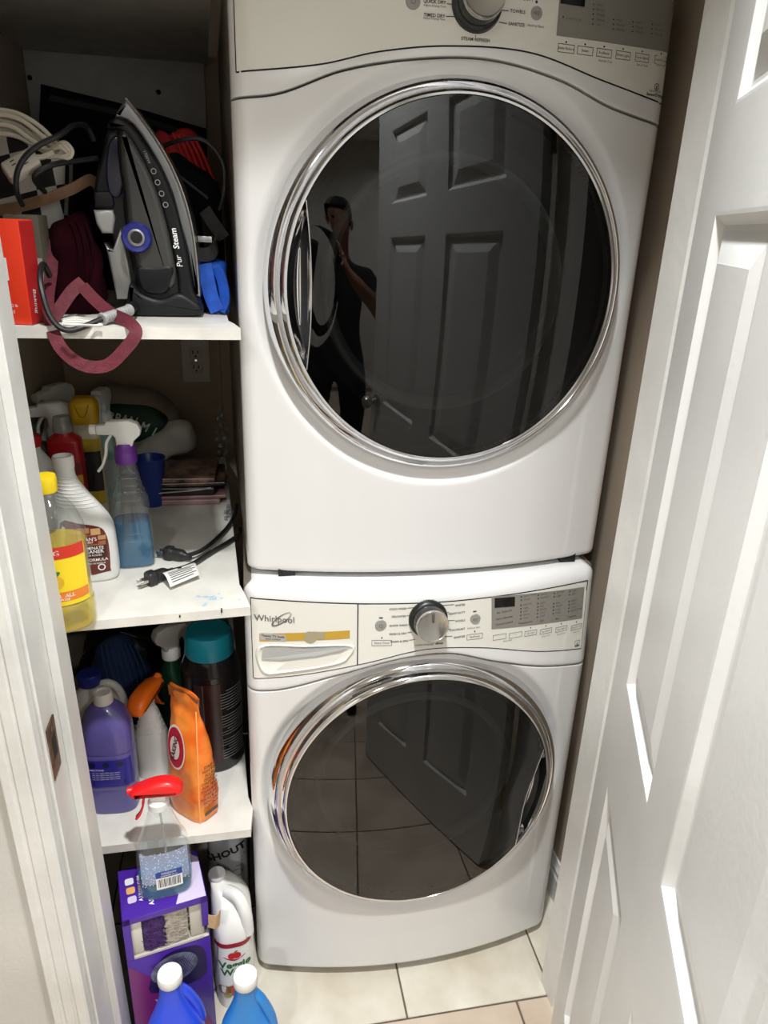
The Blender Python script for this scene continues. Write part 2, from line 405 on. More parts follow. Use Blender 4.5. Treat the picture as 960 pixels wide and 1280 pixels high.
# back rail board with two screw holes
RAIL = mat('white_board', (206, 208, 208), .5, noise_amt=.05)
rb = tag(setloc(MB().box((XL+.002, YB-.02, 1.775), (-.062, YB-.001, 1.9145), .001).build('back_rail', RAIL)), 'white rail board with two black screw holes fixed below the upper shelf', 'board')
for px, py in ((37, 97), (198, 115)):
    p = at(px, py, YB-.0215); MB().add(disc(lambda u, v: Vector((p.x+u, YB-.0206, p.z+v)), .0055)).build('screw_hole', DARKGAP, rb, world=True)
# recessed ceiling lamps (lens and trim; their light is set at the top)
LENS = mat('lamp_lens', (255, 246, 228), .3, emit=6)
for (lx, ly), pw, rad, where in LAMPS:
    t = thing('recessed_light', 'round recessed ceiling lamp near the '+where, 'lamp', (lx, ly, HALL_Z))
    MB().add(lathe([(rad, -.001), (rad+.006, -.008), (rad+.022, -.006), (rad+.024, 0)], 32, cap=False)).build('trim_ring', WHITEPL, t)
    MB().add(disc(lambda u, v: Vector((u, v, -.004)), rad, 32)).build('lens', LENS, t)
# wall outlet on the back wall
p = at(245, 450, YB)
t = thing('wall_outlet', 'white duplex outlet plate on the beige back wall', 'outlet', (p.x, YB, p.z))
OUTL = mat('outlet_plate', (206, 200, 188), .4)
MB().add(prism(rrect(.072, .116, .004), -.006, 0, .002)).build('cover_plate', OUTL, t)
for s in (-1, 1):
    q = MB().add(prism(rrect(.034, .030, .008, cy=s*.0195), -.0085, -.005, .001)).build('receptacle', mat('outlet_face', (192, 186, 174), .4), t)
    m = MB()
    for dx, h in ((-.0065, .010), (.0065, .008)): m.box((dx-.0012, -.0089, s*.0195+.003-h/2), (dx+.0012, -.0084, s*.0195+.003+h/2))
    m.add(disc(lambda u, v: Vector((u, -.0088, s*.0195-.008+v)), .0025, 10)); m.build('slots', DARKGAP, q, smooth=False)
MB().add(disc(lambda u, v: Vector((u, -.0064, v)), .003, 12)).build('screw', CHROME, t)

# ================================================================== WASHER AND DRYER
def machine(kind):
    W = .686
    if kind == 'dryer':
        x0, yc, yb, z0, zt = 0.0, 0.0, .045, .985, 1.945
        seam_pts = [(0, 1.744), (.07, 1.753), (.16, 1.785), (.271, 1.805), (.373, 1.81), (.485, 1.793), (.576, 1.765), (.69, 1.745)]
        pan_pts = [(0, 1.777), (.127, 1.791), (.208, 1.810), (.308, 1.823), (.433, 1.824), (.553, 1.800), (.69, 1.776)]
        pz1, pan_x = 1.926, (.010, .676); cx, cz, rx, rz = .339, 1.488, .293, .303; side = pi; tilt = .06
        t = thing('dryer', 'white front-loading dryer with dark round door stacked on the washer', 'dryer', (x0+W/2, .3, z0))
    else:
        x0, yc, yb, z0, zt = -.009, -.05, .05, .022, .976
        seam_pts = [(-.02, .757), (.052, .766), (.154, .801), (.271, .835), (.363, .841), (.461, .811), (.569, .780), (.69, .760)]
        pan_pts = [(-.02, .783), (.08, .800), (.198, .828), (.316, .855), (.425, .848), (.564, .816), (.69, .797)]
        pz1, pan_x = .947, (.004, .655); cx, cz, rx, rz = .325, .518, .295, .307; side = radians(-8); tilt = .10
        t = thing('washer', 'white front-loading washing machine with dispenser drawer under the dryer', 'washer', (x0+W/2, .3, 0))
    x1 = x0+W; xm = x0+W/2; hw = W/2
    def curve(pts):
        def f(x):
            if x <= pts[0][0]: return pts[0][1]
            for i in range(len(pts)-1):
                if pts[i][0] <= x <= pts[i+1][0]:
                    a = pts[max(i-1, 0)]; b = pts[i]; c = pts[i+1]; d = pts[min(i+2, len(pts)-1)]; h = c[0]-b[0]; s = (x-b[0])/h
                    m1 = (c[1]-a[1])/(c[0]-a[0])*h; m2 = (d[1]-b[1])/(d[0]-b[0])*h
                    return (2*s**3-3*s*s+1)*b[1]+(s**3-2*s*s+s)*m1+(-2*s**3+3*s*s)*c[1]+(s**3-s*s)*m2
            return pts[-1][1]
        return f
    seam, pan = curve(seam_pts), curve(pan_pts)
    RC = .024
    def fyb(x):
        u = (x-xm)/hw; y = yc-yb*(1-u*u); d = max(min(x-x0, x1-x), 0)
        if d < RC: y += RC-sqrt(max(RC*RC-(RC-d)**2, 0))
        return y
    def fy(x, z): return fyb(x)+(tilt*max(z-seam(x)-.01, 0))
    def wpt(v): return Vector(v)
    xs = [x0+RC*(1-cos(pi/2*i/8)) for i in range(8)]
    nx = 150; xs += [x0+RC+(W-2*RC)*i/nx for i in range(nx+1)]
    xs += [x1-RC*(1-cos(pi/2*(7-i)/8)) for i in range(8)]
    # --- cabinet box behind the front, slightly out of line with the shelf bay
    yfc, ybk = yc+.034, .76
    sk = .04 if kind == 'dryer' else .0
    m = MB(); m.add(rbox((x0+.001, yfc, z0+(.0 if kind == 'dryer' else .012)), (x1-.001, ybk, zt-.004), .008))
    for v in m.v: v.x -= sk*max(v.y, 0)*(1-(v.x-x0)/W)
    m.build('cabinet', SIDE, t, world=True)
    # --- lower front panel with a dished, open round mouth for the door
    def dish(x, z):
        e = sqrt(((x-cx)/rx)**2+((z-cz)/rz)**2)*.29
        if e > .318: return 0
        s = min((.318-e)/.024, 1); s = s*s*(3-2*s); return .013*s
    zb = z0; nz = 190; vs = []; fs = []; rws = []
    R = .012 if kind == 'dryer' else .010
    prof = [(.030, .004+.0), (.012, 0.0)]
    for j in range(-5, nz+4):
        row = []
        for x in xs:
            ztop = seam(x)-.0016
            if j < 0:
                a = pi/2*(-j)/5; z = zb+R*(1-sin(a)); y = fyb(x)+R*(1-cos(a))
                if j == -5: z = zb; y = fyb(x)+R+.02
            elif j > nz:
                k = j-nz; z = ztop-[0, .0002, .001, .001][k]; y = fyb(x)+[0, .0012, .004, .02][k]
                if k == 1: z = ztop
            else:
                z = zb+R+(ztop-.0012-zb-R)*j/nz; y = fyb(x)+dish(x, z)
            row.append(Vector((x, y, z)))
        rws.append(row)
    n = len(xs); vs = [v for r in rws for v in r]
    for j in range(len(rws)-1):
        for i in range(n-1):
            c = (rws[j][i]+rws[j+1][i+1])/2
            if sqrt(((c.x-cx)/rx)**2+((c.z-cz)/rz)**2) < .93: continue
            fs.append((j*n+i, j*n+i+1, (j+1)*n+i+1, (j+1)*n+i))
    # returns to the cabinet at both sides
    for i in (0, n-1):
        b = len(vs); vs += [Vector((r[i].x, yc+.04, r[i].z)) for r in rws]
        for j in range(len(rws)-1): fs.append((j*n+i, (j+1)*n+i, b+j+1, b+j))
    MB().add((vs, fs)).build('front_panel', WHITE_P, t, world=True)
    # --- console: from the seam up, rolled over at the top
    rws = []; RT = .030 if kind == 'washer' else .022
    zs_top = zt-RT
    for k, (dz, dy) in enumerate(((.0016, .02), (.0016, .004), (.0026, .0008), (.004, 0))):
        rws.append([Vector((x, fy(x, seam(x)+dz)+dy, seam(x)+dz)) for x in xs])
    for j in range(1, 41):
        rws.append([Vector((x, fy(x, seam(x)+.004+(zs_top-seam(x)-.004)*j/40), seam(x)+.004+(zs_top-seam(x)-.004)*j/40)) for x in xs])
    for k in range(1, 9):
        a = pi/2*k/8; rws.append([Vector((x, fy(x, zs_top)+RT*(1-cos(a)), zs_top+RT*sin(a))) for x in xs])
    for yy in (.35, .75): rws.append([Vector((x, yy, zt)) for x in xs])
    # corner rounding of the two upper side corners
    for r in rws:
        for v in r:
            for s, xe in ((1, x0), (-1, x1)):
                d = s*(v.x-xe); rr = .03
                if d < rr and v.z > zt-rr:
                    zl = zt-rr+sqrt(max(rr*rr-(rr-d)**2, 0)); v.z = min(v.z, zl)
    vs = [v for r in rws for v in r]; fs = [(j*n+i, j*n+i+1, (j+1)*n+i+1, (j+1)*n+i) for j in range(len(rws)-1) for i in range(n-1)]
    for i in (0, n-1):
        b = len(vs); vs += [Vector((r[i].x, max(yc+.05, r[i].y), r[i].z)) for r in rws]
        for j in range(len(rws)-1): fs.append((j*n+i, (j+1)*n+i, b+j+1, b+j))
    MB().add((vs, fs)).build('console', WHITE_P, t, world=True)
    def P(x, z, off=.0): return Vector((x, fy(x, z)-off, z))
    def hit(px, py):                       # pixel -> (x, z) on the console face
        y = yc-.03
        for _ in range(25):
            q = at(px, py, y); y = fy(q.x, q.z)
        return q.x, q.z
    def face(name, xa, xb, off, m, zlo, zhi, parent=t, skirt=True, nu=60, nv=14, rc=0):
        def f(u, v):
            x = xa+(xb-xa)*u; lo = zlo(x); hi = zhi(x)
            if rc:
                d = min(x-xa, xb-x)
                if d < rc: hi -= rc-sqrt(max(rc*rc-(rc-d)**2, 0))
            return P(x, lo+(hi-lo)*v, off)
        return MB().add(patch(f, nu, nv)).build(name, m, parent, world=True)
    def outline(name, xa, xb, zlo, zhi, parent, wd=.0011, off=.0007):
        m = MB(); N = 60
        lo = [(xa+(xb-xa)*i/N, zlo(xa+(xb-xa)*i/N)) for i in range(N+1)]; hi = [(xa+(xb-xa)*i/N, zhi(xa+(xb-xa)*i/N)) for i in range(N+1)]
        for ln in (lo, hi):
            for i in range(N):
                (a, b), (c, d) = ln[i], ln[i+1]; m.add(([P(a, b-wd, off), P(c, d-wd, off), P(c, d+wd, off), P(a, b+wd, off)], [(0, 1, 2, 3)]))
        for x in (xa, xb): m.add(patch(lambda u, v: P(x-wd+2*wd*u, zlo(x)+(zhi(x)-zlo(x))*v, off), 1, 16))
        return m.build(name, DARKGAP, parent, world=True)
    top = lambda x: pz1
    def ptext(m, s, px, py, size, align='CENTER', off=.0022, bold=0, rot=0):
        x, z = hit(px, py); c, q = cos(rot), sin(rot)
        m.add(text(s, size, lambda u, v: P(x+u*c-v*q, z+u*q+v*c, off), align, bold))
    def pline(m, pa, pb, wd=.0005, off=.0022):
        (a, b), (c, d) = hit(*pa), hit(*pb); dx, dz = c-a, d-b; L = sqrt(dx*dx+dz*dz); nx_, nz_ = -dz/L*wd, dx/L*wd
        m.add(([P(a+nx_, b+nz_, off), P(a-nx_, b-nz_, off), P(c-nx_, d-nz_, off), P(c+nx_, d+nz_, off)], [(0, 1, 2, 3)]))
    def pbox(m, px, py, w_, h_, wd=.0004, off=.0022):
        x, z = hit(px, py)
        for a, b, c, d in ((-w_/2, -h_/2, w_/2, -h_/2), (-w_/2, h_/2, w_/2, h_/2), (-w_/2, -h_/2, -w_/2, h_/2), (w_/2, -h_/2, w_/2, h_/2)):
            m.add(([P(x+a-wd, z+b-wd, off), P(x+c+wd, z+b-wd, off), P(x+c+wd, z+d+wd, off), P(x+a-wd, z+d+wd, off)], [(0, 1, 2, 3)]))
    def pdot(m, px, py, r=.0014, off=.0023):
        x, z = hit(px, py); m.add(disc(lambda u, v: P(x+u, z+v, off), r, 8))
    GREYBTN = mat('button_grey', (150, 148, 142), .4); GREYPAN = mat('display_grey', (136, 132, 124), .35); LCD = mat('display_black', (16, 17, 18), .12)
    pr = MB(); dk = MB()
    def knob(px, py, R):
        x, z = hit(px, py); nrm = Vector((0, -1, .1)).normalized()
        Mx = Matrix.Translation(P(x, z, -.001)) @ nrm.to_track_quat('Z', 'Y').to_matrix().to_4x4()
        k = MB().add(lathe([(R*1.26, 0), (R*1.26, .004), (R*1.2, .009), (R*1.04, .012)], 48), Mx).build('dial_base', BLACKP, t, world=True)
        c = MB().add(lathe([(R*1.06, .010), (R*1.05, .028), (R*1.0, .033)], 48, cap=False), Mx).build('dial_skirt', mat('dial_dark_metal', (70, 70, 70), .25, .8), k)
        c.matrix_parent_inverse = Matrix(); 
        for v in c.data.vertices: v.co -= t.location
        d = MB().add(lathe([(R*1.03, .033), (R*1.03, .037), (R*.97, .040), (R*.90, .0385), (0, .0375)], 48), Mx)
        d = d.build('dial_cap', mat('brushed_chrome', (190, 188, 182), .2, .9), k)
        for v in d.data.vertices: v.co -= t.location
        g = MB().add(rbox((-.002, R*.28, .036), (.002, R*.86, .0405), .0008), Mx).build('pointer', mat('pointer_grey', (96, 96, 94), .4, .5), k)
        for v in g.data.vertices: v.co -= t.location
    def button(px, py, r, glyph):
        x, z = hit(px, py); nrm = Vector((0, -1, .08)).normalized()
        b = MB().add(lathe([(r, 0), (r, .0022), (r*.93, .003), (0, .0031)], 32), Matrix.Translation(P(x, z, 0)) @ nrm.to_track_quat('Z', 'Y').to_matrix().to_4x4()).build('button', GREYBTN, t, world=True)
        g = MB()
        if glyph == 'power':
            N = 20; g.add(([P(x+q*sin(a), z+q*cos(a), .0042) for q in (r*.34, r*.27) for a in [radians(35+290*i/N) for i in range(N+1)]], [(i, i+1, N+2+i, N+1+i) for i in range(N)]))
            g.add(([P(x+a, z+b, .0042) for a, b in ((-.0005, r*.1), (.0005, r*.1), (.0005, r*.42), (-.0005, r*.42))], [(0, 1, 2, 3)]))
        else:
            g.add(disc(lambda u, v: P(x-r*.25+u, z+v, .0042), r*.22, 16, r*.15)); g.add(text('||', r*.8, lambda u, v: P(x+r*.3+u, z+v, .0042)))
        g = g.build('symbol', GREYTXT, b)
        for v in g.data.vertices: v.co -= t.location
    if kind == 'dryer':
        pa = face('control_panel', pan_x[0], pan_x[1], .0014, PANEL_P, lambda x: pan(x)+.001, lambda x: pz1, rc=.012)
        outline('panel_gap', pan_x[0]-.0004, pan_x[1]+.0004, pan, lambda x: pz1+.0008, t)
        knob(596, 5, .0295)
        button(516, 2, .0105, 'power'); button(670, 17, .0088, 'start')
        for s, px, py, al in (('QUICK DRY', 557, 4, 'RIGHT'), ('TIMED DRY', 556, 21, 'RIGHT'), ('HEAVY DUTY', 637, -3, 'LEFT'), ('TOWELS', 637, 14, 'LEFT'), ('SANITIZE', 635, 30, 'LEFT'), ('STEAM REFRESH', 594, 50, 'CENTER')):
            ptext(dk, s, px, py, .0060, al, bold=.015)
        for py, px in ((9, 557), (25, 556)): ptext(pr, 'Adjust Drying Time', px, py, .0040, 'RIGHT')
        for a, b in (((558, 5), (564, 6)), ((557, 21), (567, 21)), ((625, 13), (635, 14)), ((623, 28), (633, 30)), ((594, 44), (594, 47))): pline(dk, a, b)
        pdot(dk, 670, 3, .002); ptext(pr, 'Hold to Start', 669, 33, .0048)
        # grey display field
        xl, _ = hit(696, 30); xr_, _ = hit(838, 30)
        zlo = hit(696, 45)[1]; zlo2 = hit(834, 60)[1]
        g = face('display_field', xl, xr_, .0022, GREYPAN, lambda x: zlo, lambda x: pz1-.008, nu=30)
        xa, _ = hit(700, 0); xb, _ = hit(730, 5); zl = hit(700, 5)[1]
        MB().add(patch(lambda u, v: P(xa+(xb-xa)*u, zl+.03*v, .003), 4, 2)).build('display', LCD, t, world=True)
        for i, px in enumerate((741, 766, 790, 814)):
            for k in range(5 if i == 0 else 3):
                pdot(dk, px-(k*.3), 6+i*3+(k*6.2 if i == 0 else 16+k*6), .0011, .0032); ptext(pr, ('Heavy', 'Normal', 'Wrinkle', 'Delicate', 'Low')[k], px+3, 6+i*3+(k*6.2 if i == 0 else 16+k*6), .0046, 'LEFT', .0032)
        pdot(dk, 703, 22, .0012, .0032); ptext(pr, 'Control Lock', 706, 23, .0048, 'LEFT', .0032)
        for i, s in enumerate(('Static Reduce', 'Steam', 'EcoBoost', 'Drum Light', 'Cycle Signal', 'Control Lock')):
            px = 707+23.7*i; py = 61+2.9*i; pdot(dk, px, py-8, .0014); pbox(pr, px, py, .0268-.0003*i, .0105); ptext(dk, s, px, py, .0048)
        for s, px, py in (('Hold for 3 sec', 756, 77), ('End of Cycle', 802, 82), ('Hold 3 sec', 825, 82)): ptext(pr, s, px, py, .0042)
        x, z = hit(820, 109); dk.add(disc(lambda u, v: P(x+u, z+v, .0023), .0050, 20, .0040)); dk.add(text('s', .009, lambda u, v: P(x+u, z+v, .0023), bold=.03))
        ptext(pr, 'ADVANCED', 818, 114.5, .0046); ptext(dk, 'SensorDrying', 818, 119, .0062, bold=.025)
    else:
        xd = hit(447, 790)[0]
        dr = face('dispenser_drawer', pan_x[0], xd-.0012, .0018, PANEL_P, lambda x: pan(x)+.001, lambda x: pz1)
        outline('panel_gap', pan_x[0]-.0004, xd, pan, lambda x: pz1+.0008, t)
        pa = face('control_panel', xd+.0012, pan_x[1], .0014, PANEL_P, lambda x: pan(x)+.001, lambda x: pz1, rc=.02)
        outline('panel_gap', xd, pan_x[1]+.0004, pan, lambda x: pz1+.0008, t)
        # moulded pull pocket of the drawer
        q = [hit(*p) for p in ((326, 808), (330, 838), (360, 838), (420, 828), (434, 820), (437, 806), (380, 806.5))]
        rim = sm2(q, 6); cxp = sum(p[0] for p in rim)/len(rim); czp = sum(p[1] for p in rim)/len(rim)
        def rg(s, dep): return [P(cxp+(a-cxp)*s, czp+(b-czp)*s, .002+dep) for a, b in rim]
        def rgs(s, dep, dz): return [P(cxp+(a-cxp)*s, czp+(b-czp)*s+dz, .002+dep) for a, b in rim]
        vs, fs = loft([rgs(1.05, 0, 0), rgs(1.03, .003, 0), rgs(1.0, .0035, 0), rgs(.95, .001, 0), rgs(.93, .0003, .0)], cap=False)
        fs.append(tuple(len(vs)-len(rim)+i for i in range(len(rim))))
        pk = MB().add((vs, fs)).build('pull_rim', PANEL_P, t, world=True)
        up = [hit(*p) for p in ((328, 807.5), (327, 822), (352, 823), (395, 818), (425, 812), (436, 807))]
        MB().add(poly(lambda a, b: P(a, b, .0052), up)).build('pull_shade', mat('recess_shade_grey', (168, 168, 164), .5), t, world=True, smooth=False)  # flat grey patch: shade of the pocket's upper part put into colour
        # maker's lettering with its ring
        lx, lz = hit(343, 773); m = MB(); m.add(text('Whirlpool', .0172, lambda u, v: P(lx+u, lz+v, .003), bold=.006))
        ex, ez = hit(352, 773); N = 40
        for a0, a1 in ((0.1, 2*pi-.1),):
            vv = []
            for k in range(N+1):
                a = a0+(a1-a0)*k/N; wd = .0012*(.4+abs(sin(a/2)))
                for s in (1, -1):
                    u = (.021+s*wd)*cos(a); v = (.006+s*wd*.6)*sin(a); r = radians(38); vv.append(P(ex+u*cos(r)-v*sin(r), ez+u*sin(r)+v*cos(r), .0032))
            m.add((vv, [(2*k, 2*k+2, 2*k+3, 2*k+1) for k in range(N)]))
        m.build('lettering', mat('logo_grey', (110, 110, 110), .3, .6), t, world=True)
        # gold sticker strip
        gx0, gz = hit(324, 796); gx1, gz1 = hit(437, 792); GOLD = mat('gold_sticker', (190, 152, 52), .4)
        st = MB().add(patch(lambda u, v: P(gx0+(gx1-gx0)*u, gz+(gz1-gz)*u+(v-.5)*.0155, .0026), 20, 1)).build('sticker', GOLD, t, world=True)
        a, b = hit(341, 795.5)
        MB().add(poly(lambda u, v: P(a+u, b+v, .0030), rrect(.047, .0135, .003))).build('sticker_label', mat('sticker_grey', (170, 168, 160), .5), t, world=True)
        for s, dz, sz in (('Thanks TV leads', .002, .0062), ('please to follow', -.0036, .0042)): dk.add(text(s, sz, lambda u, v: P(a+u, b+dz+v, .0034), bold=.01))
        a2, b2 = hit(393, 794)
        m = MB(); m.add(disc(lambda u, v: P(a2-.008+u, b2-.003+v, .0031), .0115, 24)); m.add(poly(lambda u, v: P(a2+.006+u, b2+.0015+v, .00312), rrect(.024, .014, .003))); m.build('sticker_seal', mat('sticker_grey2', (160, 150, 122), .5), t, world=True)
        knob(535, 773, .0290)
        button(476, 781, .0107, 'power'); button(593.5, 773, .0102, 'start')
        for s, px, py in (('COLD WASH', 508, 760), ('DELICATES', 507, 769.5), ('QUICK WASH', 509, 780.5), ('WASH & DRY', 508, 791), ('DRAIN & SPIN', 510, 800.5)): ptext(dk, s, px, py, .0053, 'RIGHT', rot=.03, bold=.015)
        for s, px, py in (('WHITES', 581, 755), ('HEAVY DUTY', 581, 764.5), ('WOOLS', 581, 774.5), ('COLORLAST', 581, 785), ('SANITIZE', 581, 794.5)): ptext(dk, s, px, py, .0053, 'RIGHT', rot=.03, bold=.015)
        ptext(dk, 'NORMAL', 536, 750, .0053); ptext(dk, 'CLEAN WASHER', 530, 805.5, .0048); ptext(dk, 'affresh', 549, 803.5, .0054, bold=.03)
        for a, b in (((509, 759.5), (519, 758.5)), ((508, 769), (515, 768.5)), ((510, 780), (513, 780)), ((509, 790), (514, 789.5)), ((511, 799.5), (519, 798.5)), ((553, 756), (567, 755)), ((558, 765), (561, 764.8)), ((560, 775), (568, 774.5)), ((559, 786), (563, 785.5)), ((555, 795), (565, 794.5))): pline(dk, a, b)
        for px, py in ((476, 771.5), (593, 763.5)):
            x, z = hit(px, py); dk.add(poly(lambda u, v: P(x+u, z+v, .0023), rrect(.007, .0022, .0008)))
        for s, px, py, w_ in (('Steam Clean', 477, 803, .036), ('FanFresh', 593, 795, .031)): pbox(pr, px, py, w_, .0105); ptext(dk, s, px, py, .0056); pdot(dk, px, py-6.5, .0015)
        ptext(pr, 'Hold to Start', 592, 784, .0048)
        # grey display field (follows the tilted photo quad on the face)
        q = [hit(614, 786), hit(727, 772), hit(730, 733), hit(614, 745)]
        def bil(u, v, off): 
            (a, b), (c, d), (e, f), (g, h) = q
            return P((1-u)*(1-v)*a+u*(1-v)*c+u*v*e+(1-u)*v*g, (1-u)*(1-v)*b+u*(1-v)*d+u*v*f+(1-u)*v*h, off)
        MB().add(patch(lambda u, v: bil(u, v, .0020), 24, 10)).build('display_field', GREYPAN, t, world=True)
        MB().add(([bil(u, v, .0030) for u, v in ((.03, .66), (.235, .66), (.235, .95), (.03, .95))], [(0, 1, 2, 3)])).build('display', LCD, t, world=True, smooth=False)
        words = ('Extra Heavy', 'Heavy', 'Normal', 'Light', 'Hot', 'Warm', 'Cool', 'Cold')
        for i, (u, n0, n1) in enumerate(((.30, 0, 7), (.48, 0, 7), (.655, 0, 6), (.83, 0, 6))):
            for k in range(n1):
                v = .93-.105*k-(.05 if k > 1 else 0)
                if i >= 2 and k > 1: v -= .06
                p_ = bil(u, v, 0); dk.add(disc(lambda a, b: P(p_.x+a, p_.z+b, .0027), .0015, 8))
                pr.add(text(words[(i+k) % 8], .0056, lambda a, b: P(p_.x+.005+a, p_.z+b+a*.05, .0027), 'LEFT'))
            p_ = bil(u+.05, .12, 0); dk.add(text(('Temperature', 'Soil', 'Spin', 'Options')[i], .0056, lambda a, b: P(p_.x+a, p_.z+b, .0027)))
        for v, s in ((.52, 'Est. Time Left'), (.33, 'Add a Garment'), (.16, 'Control Locked')):
            p_ = bil(.13, v, 0); dk.add(text(s, .0055, lambda a, b: P(p_.x+a, p_.z+b+a*.05, .0027)))
        for px, py, s, w_ in ((624, 795.5, '-', .027), (644, 793, '+', .027), (663, 790.5, 'Soil Level', .026), (682, 788, 'Spin Speed', .026), (701, 785.5, 'Cycle Signal', .026), (720, 783, 'Control Lock', .026)):
            pbox(pr, px, py, w_, .010); ptext(dk, s, px, py, .0044, rot=.04)
            if len(s) > 1: pdot(dk, px, py-6.5, .0014)
        for s, px, py in (('Delay Wash', 634, 800), ('Water Level', 682, 794), ('End of Cycle', 701, 791.5), ('Hold 3 sec', 720, 789)): ptext(pr, s, px, py, .0038, rot=.04)
        x, z = hit(721, 804); pbox(pr, 721, 803, .011, .011); pr.add(text('e', .011, lambda u, v: P(x+u, z+.001+v, .0023))); pr.add(poly(lambda u, v: P(x+u, z-.004+v, .0023), rrect(.010, .003, .0005)))
        # kick strip and feet under the front
        MB().add(patch(lambda u, v: Vector((x0+.02+(W-.04)*u, fyb(x0+.02+(W-.04)*u)+.028, .010+.02*v)), 30, 1)).build('kick_strip', mat('kick_grey', (120, 116, 108), .6), t, world=True)
        for fx, fyy in ((x0+.06, .0), (x1-.06, .0), (x0+.06, .7), (x1-.06, .7)):
            MB().add(lathe([(.022, 0), (.022, .012), (.012, .016), (.012, .04)], 16), Matrix.Translation((fx, fyy, 0))).build('foot', BLACKP, t, world=True)
    for q_ in (pr.build('fine_print', GREYTXT, t, world=True, smooth=False), dk.build('printed_lettering', DARKTXT, t, world=True, smooth=False)): q_['kind'] = 'stuff'
    if kind == 'dryer':
        for fx in (x0+.055, x1-.08):
            MB().box((fx, -.012, .9765), (fx+.03, .03, .9995)).build('foot', BLACKP, t, world=True)
        # louvre slots pressed into the left side
        m = MB()
        for k in range(7): m.box((x0-.0185-.004, .42+k*.012, 1.70), (x0-.0165, .425+k*.012, 1.84))
    # ----------------------------------------------------------- round door
    yf = yc-yb-.032
    def dome(dx, dz): return yf+dx*dx/4.4+dz*dz/5.0
    def E(th, o, d): 
        dx, dz = (rx-o)*cos(th), (rz-o)*sin(th); return Vector((cx+dx, dome(dx, dz)+d, cz+dz))
    NT = 144; ths = [2*pi*i/NT for i in range(NT)]
    prof = [(-.006, .046), (-.003, .034), (.0, .026), (.003, .019), (.007, .0145), (.0105, .013), (.0125, .0145), (.0145, .0165), (.0165, .0125), (.019, .006), (.022, .0025), (.025, .001), (.028, .002), (.0295, .005), (.030, .012)]
    ring = MB().add(loft([[E(th, o, d) for th in ths] for o, d in prof], cap=False)).build('door', CHROME, t, world=True)
    def child(mb, name, m, **k):
        o = mb.build(name, m, ring, **k)
        for v in o.data.vertices: v.co -= t.location
        return o
    OI = .0292
    half = radians(27); sgn = side
    def cut(th):                               # glass edge radius factor near the finger pull
        a = (th-sgn+pi) % (2*pi)-pi
        if abs(a) >= half: return None
        c0 = cos(half); k = 1-(a/half)**2
        return (c0-.030*k)/cos(a)
    def rad(th):
        c = cut(th); return 1 if c is None else min(1, c)
    hx, hz = (rx-OI)*.86*cos(sgn), (rz-OI)*.86*sin(sgn)
    def gl(th, s):
        dx, dz = (rx-OI)*cos(th)*s, (rz-OI)*sin(th)*s
        dent = .0045*exp(-((dx-hx)**2/.026**2+(dz-hz)**2/.060**2))
        return Vector((cx+dx, dome(dx, dz)+.003+dent, cz+dz))
    fine = [2*pi*i/288 for i in range(288)]
    rings = [[gl(th, rad(th)*s) for th in fine] for s in [1-.999*(k/44) for k in range(45)]]
    rim0 = [[g+Vector((0, .006, 0)) for g in rings[0]]]
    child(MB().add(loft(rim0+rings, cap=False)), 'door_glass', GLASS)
    # thin bright edge of the glass and the scooped finger pull
    pth = [sgn-half+2*half*i/40 for i in range(41)]
    rows_ = []
    for k in range(9):
        s = k/8; row = []
        for th in pth:
            ra = rad(th); q = ra+(1.0-ra)*s; g = gl(th, q); dd = .024*sin(pi*min(s*1.0, 1))**.7*min(1, (1-ra)/.04); row.append(Vector((g.x, g.y+.0005+dd, g.z)))
        rows_.append(row)
    vs = [v for r in rows_ for v in r]; child(MB().add((vs, [(j*41+i, j*41+i+1, (j+1)*41+i+1, (j+1)*41+i) for j in range(8) for i in range(40)])), 'finger_pull', CHROME)
    child(MB().add(tube([gl(th, rad(th))+Vector((0, -.0004, 0)) for th in pth], .0011, 6)), 'glass_edge', CHROME)
    # what shows dimly through the glass: dark bowl, pale gasket ring and drum
    yin = yc-yb+.03
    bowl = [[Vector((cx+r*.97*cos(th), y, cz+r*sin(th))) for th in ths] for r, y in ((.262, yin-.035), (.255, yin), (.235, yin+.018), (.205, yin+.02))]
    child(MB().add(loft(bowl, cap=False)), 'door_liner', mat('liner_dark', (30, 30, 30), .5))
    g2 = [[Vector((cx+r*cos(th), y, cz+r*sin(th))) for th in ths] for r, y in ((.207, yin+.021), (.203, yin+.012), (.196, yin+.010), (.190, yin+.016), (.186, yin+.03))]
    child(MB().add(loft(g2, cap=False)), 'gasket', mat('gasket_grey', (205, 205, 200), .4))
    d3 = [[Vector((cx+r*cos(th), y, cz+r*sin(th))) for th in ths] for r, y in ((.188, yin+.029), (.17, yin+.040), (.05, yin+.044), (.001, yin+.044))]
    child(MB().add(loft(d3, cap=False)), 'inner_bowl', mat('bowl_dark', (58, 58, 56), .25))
    return t
machine('washer'); machine('dryer')

